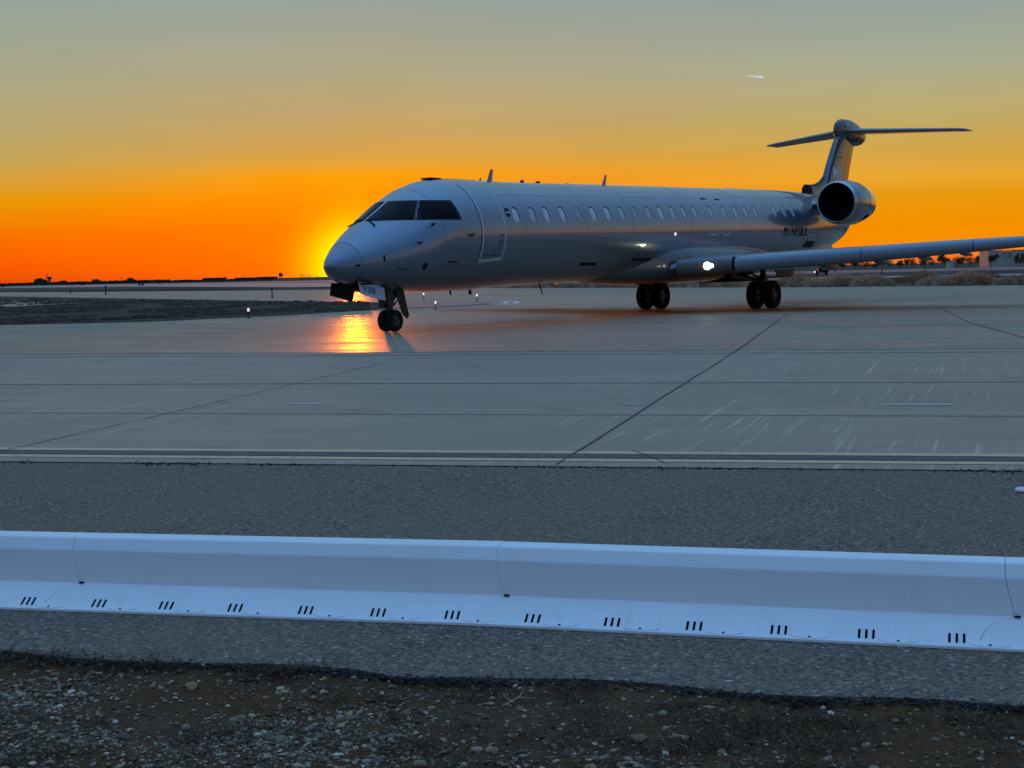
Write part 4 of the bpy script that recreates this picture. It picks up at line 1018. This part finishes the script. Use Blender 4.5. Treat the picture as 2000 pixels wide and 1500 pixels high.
ab(MB().tube((ns+.05, 0, .68), (ns+.55, 0, 1.1), .04, n=10).tube((ns+.05, .1, .62), (ns+.5, .12, 1.05), .02, n=8), 'drag_brace', M_STEEL)
ab(MB().loft([[(ns-.02, y, 1.04), (ns+.30, y, 1.04), (ns+.50, y, .36), (ns+.42, y, .30), (ns+.24, y, .42)] for y in (.225, .20)]), 'strut_door', M_DKPAINT, smooth=False)
tl = MB()
for dy in (-.10, .10): tl.lathe((ns-.16, dy, .80), (-1, 0, 0), [(0, .05), (.06, .07), (.07, .065), (.05, .001)], 14)
tl.tube((ns-.2, -.13, .62), (ns-.2, .13, .62), .02, n=8); tl.box((ns-.30, .04, .66), (.16, .05, .05)); tl.box((ns-.24, 0, .62), (.2, .12, .06))
ab(tl, 'steering_unit', M_STEEL, auto=40)
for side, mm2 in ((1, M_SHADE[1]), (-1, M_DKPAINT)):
    dm = MB(); rings = []
    c4 = [(.62, 1.22), (1.10, 1.20), (1.52, 1.06), (1.47, .76), (1.05, .84), (.62, .93)]
    base_y = .40
    for d in (0, .025): rings.append([(s, side*(base_y+(1.2-z)*.22+d), z) for s, z in c4])
    dm.loft(rings); dr = ab(dm, 'nose_gear_door', mm2, smooth=False)
    if side > 0:
        M_DIM = mat('door_number_paint', (.07, .08, .10), .5)
        vs, fs = text_mesh('938', .17, .46, 0, .02)
        wrap('door_number', [(.70+x, .985-.16*(x)+y) for x, y in vs], fs, lambda s, z, off: Vector((s, base_y+.025+(1.2-z)*.22+off, z)), .005, M_DIM, dr, depth=.004)
        ab(MB().box((1.06, .44, 1.18), (.85, .03, .05)), 'door_hinge', M_BLACK, dr, smooth=False)
ab(MB().loft([[(.75, y, 1.17) for y in (-.4, .4)]+[(1.75, y, 1.0) for y in (.4, -.4)], [(.75, y, 1.06) for y in (-.38, .38)]+[(1.75, y, .97) for y in (.38, -.38)]]), 'wheel_well', M_BLACK, smooth=False)
ms = SN+17.25
for side in (1, -1):
    zoff = -side*2.055*BANK
    for dy in (-.29, .29): wheel((ms, side*2.055+dy, .455+zoff), .455, .34, .24)
    g = MB(); g.tube((ms, side*2.055, 1.35), (ms, side*2.055, .70), .10, .10, 14); g.tube((ms, side*2.055, .75), (ms, side*2.055, .46), .07, .07, 12)
    g.tube((ms, side*2.055-.4, .455+zoff), (ms, side*2.055+.4, .455+zoff), .05, n=12); g.tube((ms+.08, side*2.055, .9), (ms+.28, side*2.055, .68), .035, n=8); g.tube((ms+.28, side*2.055, .68), (ms+.05, side*2.055, .48), .035, n=8)
    g.box((ms, side*2.055, .95), (.26, .24, .22)); ab(g, 'main_gear_strut', M_STEEL, auto=40)
    ab(MB().tube((ms, side*2.0, .88), (ms-.1, side*1.15, 1.12), .05, n=10).tube((ms-.05, side*2.0, .92), (ms-.8, side*1.9, 1.2), .035, n=8), 'side_brace', M_STEEL)
    dd = MB(); dd.loft([[(ms+.35, side*y, 1.22), (ms+1.95, side*y, 1.25), (ms+1.72, side*y, .98), (ms+1.1, side*y, .97), (ms+.55, side*y, 1.02)] for y in (2.30, 2.34)]); ab(dd, 'main_gear_door', M_DKPAINT, smooth=False)
    ab(MB().tube((ms+.1, side*2.1, .98), (ms+1.3, side*2.3, .99), .03, n=8), 'door_rod', M_STEEL)
    fd = MB(); fd.loft([[(ms-1.9, side*y, 1.16), (ms-1.0, side*y, 1.02), (ms-.3, side*y, .98), (ms-.3, side*y, .93), (ms-1.7, side*y, .99)] for y in (1.75, 1.80)]); ab(fd, 'gear_bay_flap', M_DKPAINT, smooth=False)
ab(MB().box((19.6, 0, .93), (2.2, 2.9, .10)), 'gear_bay', M_BLACK, smooth=False)

# ------------------------------------------------------------------ taxiway edge lights
def make_light():
    root = empty('edge_light')
    MB().lathe((0, 0, 0), (0, 0, 1), [(0, .09), (.02, .09), (.03, .05), (.03, .016), (.22, .016), (.24, .03), (.25, .045), (.25, .001)], 12).build('post', M_BLACK, root, True, 40)
    MB().lathe((0, 0, .245), (0, 0, 1), [(0, .045), (.05, .05), (.10, .038), (.12, .018), (.125, .001)], 12).build('lens', M_EDGEL, root, True, 60)
    return root
lights = [(-8.97, 52.8, 1.05, 'lit white edge light alone on the dark infield left of the nose'), (-2.88, 59.5, 1.0, 'nearest lit edge light under the forward fuselage, right of the nose wheel'), (-4.64, 82.8, 1.15, 'lit edge light behind the nose gear, up and left of the nearest one'), (-1.61, 74.8, 1.1, 'lit edge light near the pointed tip of the paved island'), (-5.44, 75.4, 1.1, 'lit edge light just showing beside the nose gear door strut')]
l0 = make_light()
for i, (x, y, s, lb) in enumerate(lights):
    o = l0 if i == 0 else copy_tree(l0)
    o.location = (x, y, .01); o.scale = (s*.8, s*.8, s*.9); tag(o, lb, 'edge light', 'taxiway edge lights')
def make_marker():
    root = empty('edge_marker')
    MB().lathe((0, 0, 0), (0, 0, 1), [(0, .1), (.03, .1), (.04, .05), (.55, .045), (.60, .03), (.605, .001)], 10).build('post', M_BLACK, root, True, 40)
    return root
k0 = make_marker()
for i, (x, y, s, lb) in enumerate([(-41.9, 160, 1.3, 'thin dark marker post on the pale far taxiway at left'), (-50.4, 177, .9, 'faint marker post left of the taller dark one on the far taxiway'), (-16.25, 105.4, .9, 'thin marker post on the taxiway left of the nose')]):
    o = k0 if i == 0 else copy_tree(k0)
    o.location = (x, y, 0); o.scale = (s, s, s*1.3); tag(o, lb, 'marker post', 'dark marker posts by the taxiway')

# ------------------------------------------------------------------ far away things, right side
M_FOL = []
for c in ((.035, .042, .018), (.050, .050, .022), (.028, .034, .018)):
    mt = mat('dark_foliage', c, .8, spec=.2); T, b = nodes(mt); n = T.noise(pos(T), .9, 3); T.l.new(T.mix(T.ramp(n, [(.35, 0), (.65, 1)]), tuple(x*.6 for x in c), tuple(x*1.5 for x in c)), b.inputs['Base Color']); M_FOL.append(mt)
M_TRUNK = mat('bark', (.06, .045, .03), .9)
def make_tree(seed, h, w):
    rg_ = random.Random(seed); root = empty('tree'); tr = MB(); tr.tube((0, 0, 0), (rg_.uniform(-.1, .1)*h, 0, h*.5), .05*h*.6, .02*h, 8)
    for k in range(4): a = rg_.uniform(0, 6.28); tr.tube((0, 0, h*.3), (math.cos(a)*w*.3, math.sin(a)*w*.3, h*.7), .018*h, .008*h, 6)
    tr.build('trunk', M_TRUNK, root)
    cr = MB(); lobes = [(rg_.gauss(0, w*.22), rg_.gauss(0, w*.22), h*rg_.uniform(.42, .85), w*rg_.uniform(.16, .32)) for _ in range(9)]
    for k in range(950):
        lx, ly, lz, lr = rg_.choice(lobes); v_ = Vector((rg_.gauss(0, 1), rg_.gauss(0, 1), rg_.gauss(0, .8))).normalized()*lr*rg_.uniform(.5, 1.05)
        c = Vector((lx, ly, lz))+v_; s = rg_.uniform(.025, .06)*h; u = Vector((rg_.gauss(0, 1), rg_.gauss(0, 1), rg_.gauss(0, 1))).normalized(); w_ = u.orthogonal().normalized(); b0 = len(cr.v)
        cr.v += [c+u*s, c+w_*s*.6, c-u*s, c-w_*s*.6]; cr.f.append((b0, b0+1, b0+2, b0+3)); cr.m.append(0)
    cr.build('crown', rg_.choice(M_FOL), root); return root
def ray_at(px, py, dist):
    """turns a direction seen in the photo into a place at a known distance"""
    X = (px-1000)/3007.4; U = (750-py)/3007.4; d = fw+rt*X+up*U; k = dist/d.y; return Vector((0, 0, CAM_H))+d*k
# (px, top py, width px, distance)
hor = lambda x: 552.9-.0226*(x-0)+0
tp = [(1622, 506, 22, 430), (1645, 512, 20, 420), (1668, 509, 18, 440), (1690, 510, 18, 430), (1712, 513, 16, 450), (1738, 509, 14, 420), (1758, 509, 16, 400), (1770, 505, 9, 410), (1780, 504, 14, 420), (1806, 503, 16, 410), (1822, 509, 16, 430), (1838, 496, 17, 400), (1847, 502, 16, 420), (1868, 503, 14, 430), (1880, 501, 18, 440), (1896, 503, 18, 430), (1910, 500, 16, 450), (1937, 497, 15, 385), (1994, 502, 14, 390), (1986, 497, 8, 395)]
protos_t = [make_tree(100+i, 5, 5.4) for i in range(5)]
adj = ['rounded', 'low spreading', 'ragged', 'narrow', 'dense']
ordn = ['first', 'second', 'third', 'fourth', 'fifth', 'sixth', 'seventh', 'eighth', 'ninth', 'tenth', 'eleventh', 'twelfth', 'thirteenth', 'fourteenth', 'fifteenth', 'sixteenth', 'seventeenth', 'eighteenth', 'nineteenth', 'twentieth']
for i, (px, py, wpx, dist) in enumerate(tp):
    o = protos_t[i] if i < 5 else copy_tree(protos_t[i % 5])
    b = ray_at(px, py, dist); base = -.05; h = b.z-base; o.location = (b.x, b.y, base)
    wd_ = wpx/3007*dist; o.scale = (wd_/4.4, wd_/4.4, h/4.75); o.rotation_euler.z = i*1.3
    tag(o, 'distant dark tree under the wing, %s from the left in the far tree row' % ordn[i], 'tree', 'distant trees under the wing')
# pale flat-roofed building
M_WALL = mat('pale_stucco', (.36, .33, .28), .9); M_WALLT = mat('roof_coping', (.13, .10, .09), .8); M_WIN = mat('dark_window', (.012, .014, .018), .25)
B0 = ray_at(1922, 514, 400); B1 = ray_at(1993, 514, 400); bw = B1.x-B0.x; ppm = 3007/400
bld = empty('flat_roofed_building', ((B0.x+B1.x)/2, 400, -.05)); tag(bld, 'pale two-storey flat-roofed building beyond the wing at the right', 'building')
hh = ray_at(1985, 489, 400).z+.05; hl = ray_at(1955, 493.5, 400).z+.05; hm_ = ray_at(1930, 490.5, 400).z+.05
wb = MB(); wb.box((-bw*.5+bw*.18, 0, hm_/2), (bw*.36, 8, hm_)); wb.box((bw*.0, .6, hl/2), (bw*.28, 7, hl)); wb.box((bw*.5-bw*.19, 0, hh/2), (bw*.38, 8, hh)); wb.box((0, -4.4, 1.1), (bw*.9, .8, 2.2)); wb.build('wall', M_WALL, bld)
rb = MB(); rb.box((-bw*.5+bw*.18, 0, hm_+.06), (bw*.36+.2, 8.2, .12)); rb.box((0, .6, hl+.05), (bw*.27, 7.2, .1)); rb.box((bw*.5-bw*.19, 0, hh+.06), (bw*.38+.2, 8.2, .12)); rb.build('roof_coping', M_WALLT, bld)
for (u, z, w, h) in ((-.38, .62, .5, .9), (-.14, .70, .35, .95), (.13, .72, .35, .95), (.30, .72, .5, .7), (.42, .68, .9, 1.0), (-.28, .60, 1.0, 1.6)):
    yf = -4.02 if abs(u) > .17 else -2.93
    MB().box((u*bw, yf, z*hh), (w, .06, h)).build('window', M_WIN, bld)
# small white shed and dark utility truck
sp = ray_at(1855, 512, 395); sh = empty('shed', (sp.x, sp.y, -.05)); tag(sh, 'small pale boxy shed among the distant trees', 'shed')
MB().box((0, 0, .9), (1.45, 1.4, 1.8)).build('wall', mat('pale_blue_wall', (.36, .40, .42), .8), sh); MB().box((0, 0, 1.85), (1.6, 1.6, .1)).build('roof', M_WALLT, sh)
tp_ = ray_at(1604, 538, 214); tk = empty('utility_truck', (tp_.x, tp_.y, 0), R(-8)); tag(tk, 'small dark utility truck with a lit headlight beyond the bushes', 'truck')
tb = MB(); tb.box((.35, 0, .55), (1.3, 1.0, .42)); tb.box((-.62, 0, .48), (.5, 1.0, .30)); tb.box((-.22, 0, .78), (.5, .92, .5)); tb.box((.85, 0, .85), (.06, 1.0, .5)); tb.build('body', M_BLACK, tk)
for x in (-.55, .65):
    for y in (-.5, .5): MB().lathe((x, y-.07, .2), (0, 1, 0), [(0, .001), (0, .2), (.14, .2), (.14, .001)], 16).build('wheel', M_TYRE, tk)
for y in (-.35, .3): MB().lathe((-.87, y, .5), (-1, 0, 0), [(0, .08), (.03, .08), (.04, .001)], 12).build('headlight', mat('truck_lamp', (1, 1, 1), emit=(1, .93, .8), estr=4), tk)
# airfield signs and posts
def post_sign(px, py, dist, w, h, legs, lb, material=M_BLACK, name='airfield_sign', cat='sign', grp=None):
    p = ray_at(px, py, dist); e = empty(name, (p.x, p.y, -.02)); tag(e, lb, cat, grp)
    if legs:
        MB().box((0, 0, h*.62), (w, .12, h*.7)).build('panel', material, e)
        for k in (-.3, .3): MB().tube((k*w, 0, 0), (k*w, 0, h*.3), .03, n=8).build('leg', M_STEEL, e)
    else:
        MB().tube((0, 0, 0), (0, 0, h*.85), w*.35, w*.3, 10).build('post', material, e); MB().box((0, 0, h*.9), (w, w, h*.2)).build('cap', material, e)
    return e
post_sign(1722, 532, 250, .28, .95, False, 'black post standing behind the bushes under the outer wing', name='bollard', cat='post')
post_sign(1631, 538, 205, .26, .95, False, 'black post with a pale cap beside the distant utility truck', name='bollard', cat='post')
post_sign(1078, 557, 150, .28, .85, False, 'short black post beside the small yellow sign', name='bollard', cat='post')
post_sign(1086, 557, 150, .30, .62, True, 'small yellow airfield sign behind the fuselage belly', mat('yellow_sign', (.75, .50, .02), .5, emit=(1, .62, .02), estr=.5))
post_sign(1047, 556, 150, .3, .6, True, 'small brown sign among the low bushes behind the fuselage', mat('brown_sign', (.20, .10, .05), .6))
post_sign(272, 560, 330, .35, 1.5, True, 'left of a pair of dark boxes on the far infield')
post_sign(278.5, 560, 330, .45, 1.5, True, 'right of a pair of dark boxes on the far infield')
post_sign(162, 558, 560, 1.2, 1.2, True, 'small dark box on the far taxiway edge left of the paired boxes')
post_sign(5, 560, 560, 1.2, 1.2, True, 'small dark box at the far left edge of the field')
post_sign(312, 554, 560, 1.1, 1.0, True, 'low dark box right of the paired boxes near the horizon')

# ------------------------------------------------------------------ horizon on the left: long low hedge, sheds, tower, masts
def ground_at(px, dist): p = ray_at(px, 560, dist); return Vector((p.x, p.y, 0))
hd = MB(); rg_ = random.Random(21)
for i in range(5200):
    px = rg_.uniform(-40, 470); dist = rg_.uniform(880, 960); g_ = ground_at(px, dist); hm2 = 1.3+2.6*max(0, noise.noise(Vector((px*.045, 0, 2))))+(1.6 if 68 < px < 92 else 0)
    hm2 *= (1 if px < 330 else .45)
    c = Vector((g_.x, g_.y, rg_.uniform(0, hm2))); s = rg_.uniform(.35, .8); u = Vector((rg_.gauss(0, 1), rg_.gauss(0, .6), rg_.gauss(0, .5))).normalized(); w_ = Vector((0, 0, 1)).cross(u).cross(u).normalized(); b0 = len(hd.v)
    hd.v += [c+u*s*1.6, c+w_*s, c-u*s*1.6, c-w_*s]; hd.f.append((b0, b0+1, b0+2, b0+3)); hd.m.append(0)
tag(hd.build('scrub', M_FOL[2]), 'dark band of low scrub along the left horizon', 'scrub', kind='stuff')
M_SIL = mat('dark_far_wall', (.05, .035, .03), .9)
def shed_far(px0, px1, hpx, dist, lb, name='low_building'):
    a, b = ground_at(px0, dist), ground_at(px1, dist); h = hpx/3007*dist+.3; e = empty(name, ((a.x+b.x)/2, (a.y+b.y)/2, -.05), 0); tag(e, lb, 'building')
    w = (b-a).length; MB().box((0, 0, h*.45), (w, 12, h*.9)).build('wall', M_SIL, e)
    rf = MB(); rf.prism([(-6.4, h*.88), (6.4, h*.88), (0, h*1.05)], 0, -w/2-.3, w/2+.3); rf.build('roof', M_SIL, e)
    for k in range(3): MB().box((w*(-.3+.3*k), -6.04, h*.35), (w*.08, .06, h*.5)).build('door', M_WIN, e)
shed_far(351, 369, 4, 900, 'small low building left of the long one on the left horizon')
shed_far(400, 440, 6.5, 900, 'long low flat building on the left horizon')
shed_far(462, 505, 5.5, 900, 'low building just left of the round water tank')
shed_far(505, 540, 6, 930, 'low building right under the round water tank')
# round tank on legs
g_ = ground_at(549, 800); wt = empty('water_tower', (g_.x, g_.y, 0)); tag(wt, 'round water tank on thin legs on the horizon left of the nose', 'water tower')
MB().lathe((0, 0, 1.9), (0, 0, 1), [(0, .001), (.1, .6), (.5, 1.05), (1.0, 1.15), (1.6, 1.0), (2.0, .5), (2.1, .001)], 24).build('tank', mat('rust_red_tank', (.22, .03, .02), .7), wt, True)
for k in range(4): a = k*math.pi/2+.7; MB().tube((1.1*math.cos(a), 1.1*math.sin(a), 0), (.7*math.cos(a), .7*math.sin(a), 2.2), .09, n=6).build('leg', M_SIL, wt)
# radar / control cab with mast
g_ = ground_at(97, 850); ct = empty('control_cab', (g_.x, g_.y, 0)); tag(ct, 'dark raised cab with a mast on the far left horizon', 'tower')
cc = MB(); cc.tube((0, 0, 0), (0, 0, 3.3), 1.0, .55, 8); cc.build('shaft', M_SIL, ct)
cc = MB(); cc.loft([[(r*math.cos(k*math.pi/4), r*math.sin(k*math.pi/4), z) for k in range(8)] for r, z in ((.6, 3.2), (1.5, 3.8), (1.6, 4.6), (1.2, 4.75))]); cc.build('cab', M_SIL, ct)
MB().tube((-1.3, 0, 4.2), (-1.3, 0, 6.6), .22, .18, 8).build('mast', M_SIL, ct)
for i, (px, hpx, dist, lb) in enumerate([(238, 10, 900, 'thin pole rising from the scrub on the left horizon'), (439, 9, 900, 'thin pole above the long low building'), (478, 7, 900, 'thin pole above the low building left of the tank'), (588, 9, 800, 'taller of two close poles right of the water tank'), (592, 8, 800, 'shorter of two close poles right of the water tank'), (596, 6, 820, 'first stubby post in the row left of the nose'), (601, 7, 820, 'second stubby post in the row left of the nose'), (606, 6.5, 820, 'third stubby post in the row left of the nose'), (620, 5, 820, 'lone stubby post closest to the aircraft nose')]):
    g_ = ground_at(px, dist); h = hpx/3007*dist+.6; e = empty('utility_pole', (g_.x, g_.y, 0)); tag(e, lb, 'pole', 'poles on the left horizon')
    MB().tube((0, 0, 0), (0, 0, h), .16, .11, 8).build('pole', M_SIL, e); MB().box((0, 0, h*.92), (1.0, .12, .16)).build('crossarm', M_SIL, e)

# ------------------------------------------------------------------ tumbleweed bushes beyond the apron
M_BUSH = []
for c in ((.52, .33, .20), (.42, .26, .155), (.28, .17, .10)):
    mt = mat('dry_bush', c, .9, spec=.1); T, b = nodes(mt); n = T.noise(T.add('ShaderNodeTexCoord').outputs['Object'], 3, 3); T.l.new(T.mix(T.ramp(n, [(.35, 0), (.65, 1)]), tuple(x*.6 for x in c), tuple(x*1.25 for x in c)), b.inputs['Base Color'])
    M_BUSH.append(mt)
def make_bush(seed, k):
    rg2 = random.Random(seed); root = empty('dry_bush'); mb = MB(); st_ = MB()
    for i in range(14): a = rg2.uniform(0, 6.28); st_.tube((0, 0, 0), (math.cos(a)*.35, math.sin(a)*.35, rg2.uniform(.25, .6)), .016, .006, 5)
    st_.build('stems', M_BUSH[2], root)
    for i in range(1500):
        v_ = Vector((rg2.gauss(0, 1), rg2.gauss(0, 1), abs(rg2.gauss(0, 1)))).normalized(); rr_ = rg2.uniform(.35, 1)**.6*(1+.22*noise.noise(v_*2.2+Vector((seed, 0, 0))))
        c = Vector((v_.x*.75*rr_, v_.y*.75*rr_, v_.z*.85*rr_)); d = (v_+Vector((rg2.gauss(0, .5), rg2.gauss(0, .5), rg2.gauss(0, .5)))).normalized(); l = rg2.uniform(.05, .13); w_ = d.orthogonal().normalized()*rg2.uniform(.006, .014); b0 = len(mb.v)
        mb.v += [c-w_, c+w_, c+d*l+w_*.4, c+d*l-w_*.4]; mb.f.append((b0, b0+1, b0+2, b0+3)); mb.m.append(0)
    mb.build('twigs', M_BUSH[k], root); return root
bp = [make_bush(60+i, i % 3) for i in range(5)]
far_edge = [(960, -1.64, 138.4), (1300, 11.4, 113), (1600, 19.56, 97.5), (2000, 29.05, 87.1), (2100, 32, 82)]
rgb = random.Random(77); items = []
px = 990
while px < 2040:
    for a, b in zip(far_edge, far_edge[1:]):
        if a[0] <= px <= b[0]:
            q = (px-a[0])/(b[0]-a[0]); x = a[1]+(b[1]-a[1])*q; y = a[2]+(b[2]-a[2])*q
    g_ = Vector((x, y)).normalized()
    dd_ = rgb.uniform(1.0, 3.0); p = Vector((x, y))+g_*dd_
    sc = rgb.uniform(.42, .78) if px > 1180 else rgb.uniform(.34, .58)
    if px > 1560 and rgb.random() < .45: sc *= 1.35
    if 1755 < px < 1790: sc *= .4
    items.append((p.x, p.y, sc, sc*rgb.uniform(.9, 1.5)))
    if rgb.random() < .75 and px > 1220:
        p2_ = Vector((x, y))+g_*rgb.uniform(6, 20); items.append((p2_.x+rgb.uniform(-.5, .5), p2_.y, sc*rgb.uniform(.8, 1.3), sc*rgb.uniform(1.2, 1.9)))
    px += rgb.uniform(9, 16)
items.sort(key=lambda t: t[0]/t[1])
def ordword(n):
    ones = ['', 'first', 'second', 'third', 'fourth', 'fifth', 'sixth', 'seventh', 'eighth', 'ninth']
    teens = ['tenth', 'eleventh', 'twelfth', 'thirteenth', 'fourteenth', 'fifteenth', 'sixteenth', 'seventeenth', 'eighteenth', 'nineteenth']
    tens = ['', '', 'twenty', 'thirty', 'forty', 'fifty', 'sixty', 'seventy', 'eighty', 'ninety']; tenth = ['', '', 'twentieth', 'thirtieth', 'fortieth', 'fiftieth', 'sixtieth', 'seventieth', 'eightieth', 'ninetieth']
    if n > 99: return 'hundred and '+ordword(n-100) if n > 100 else 'hundredth'
    if n < 10: return ones[n]
    if n < 20: return teens[n-10]
    return tenth[n//10] if n % 10 == 0 else tens[n//10]+'-'+ones[n % 10]
print('bushes', len(items))
for i, (x, y, sh_, sw) in enumerate(items):
    o = bp[i] if i < 5 else copy_tree(bp[i % 5])
    o.location = (x, y, -.05); o.scale = (sw, sw, sh_); o.rotation_euler.z = rgb.uniform(0, 6)
    tag(o, 'dry tan bush beyond the apron, %s from the left in the bush row' % ordword(i+1), 'bush', 'dry bushes beyond the apron')
# low weeds that read as one mass between and below the bushes
lw = MB()
for i in range(9000):
    px = rgb.uniform(955, 2060)
    for a, b in zip(far_edge, far_edge[1:]):
        if a[0] <= px <= b[0]: q = (px-a[0])/(b[0]-a[0]); x = a[1]+(b[1]-a[1])*q; y = a[2]+(b[2]-a[2])*q
    g_ = Vector((x, y)).normalized(); p = Vector((x, y))+g_*rgb.uniform(.3, 14)
    h = rgb.uniform(.04, .22)*(1 if px > 1200 else .6); wv = Vector((rgb.uniform(-1, 1), rgb.uniform(-.3, .3), 0)).normalized()*rgb.uniform(.01, .03); t = Vector((rgb.gauss(0, .06), rgb.gauss(0, .06), h)); b0 = len(lw.v); c = Vector((p.x, p.y, -.06))
    lw.v += [c-wv, c+wv, c+t]; lw.f.append((b0, b0+1, b0+2)); lw.m.append(rgb.choice((0, 1, 2)))
tag(lw.build('low_weeds', None, mats=M_BUSH), 'low dry weeds between the bushes beyond the apron', 'weeds', kind='stuff')

# ------------------------------------------------------------------ contrail
c0, c1 = ray_at(1456, 148, 9000), ray_at(1491, 151.5, 8950)
ctm = MB(); d = c1-c0; rings = []
for i in range(13):
    q = i/12; r = 1.5+8.5*q**1.3 if q < .97 else 3; c = c0+d*q; rings.append([(c.x, c.y+r*math.cos(a*.785), c.z+r*.8*math.sin(a*.785)) for a in range(8)])
ctm.loft(rings); tag(ctm.build('contrail', mat('vapour_sun_glow', (.95, .93, .88), .9, emit=(1, .93, .80), estr=.45), smooth=True), 'short bright vapour trail high in the sky above the tail', 'contrail')  # sunlight on the trail is put in as emission
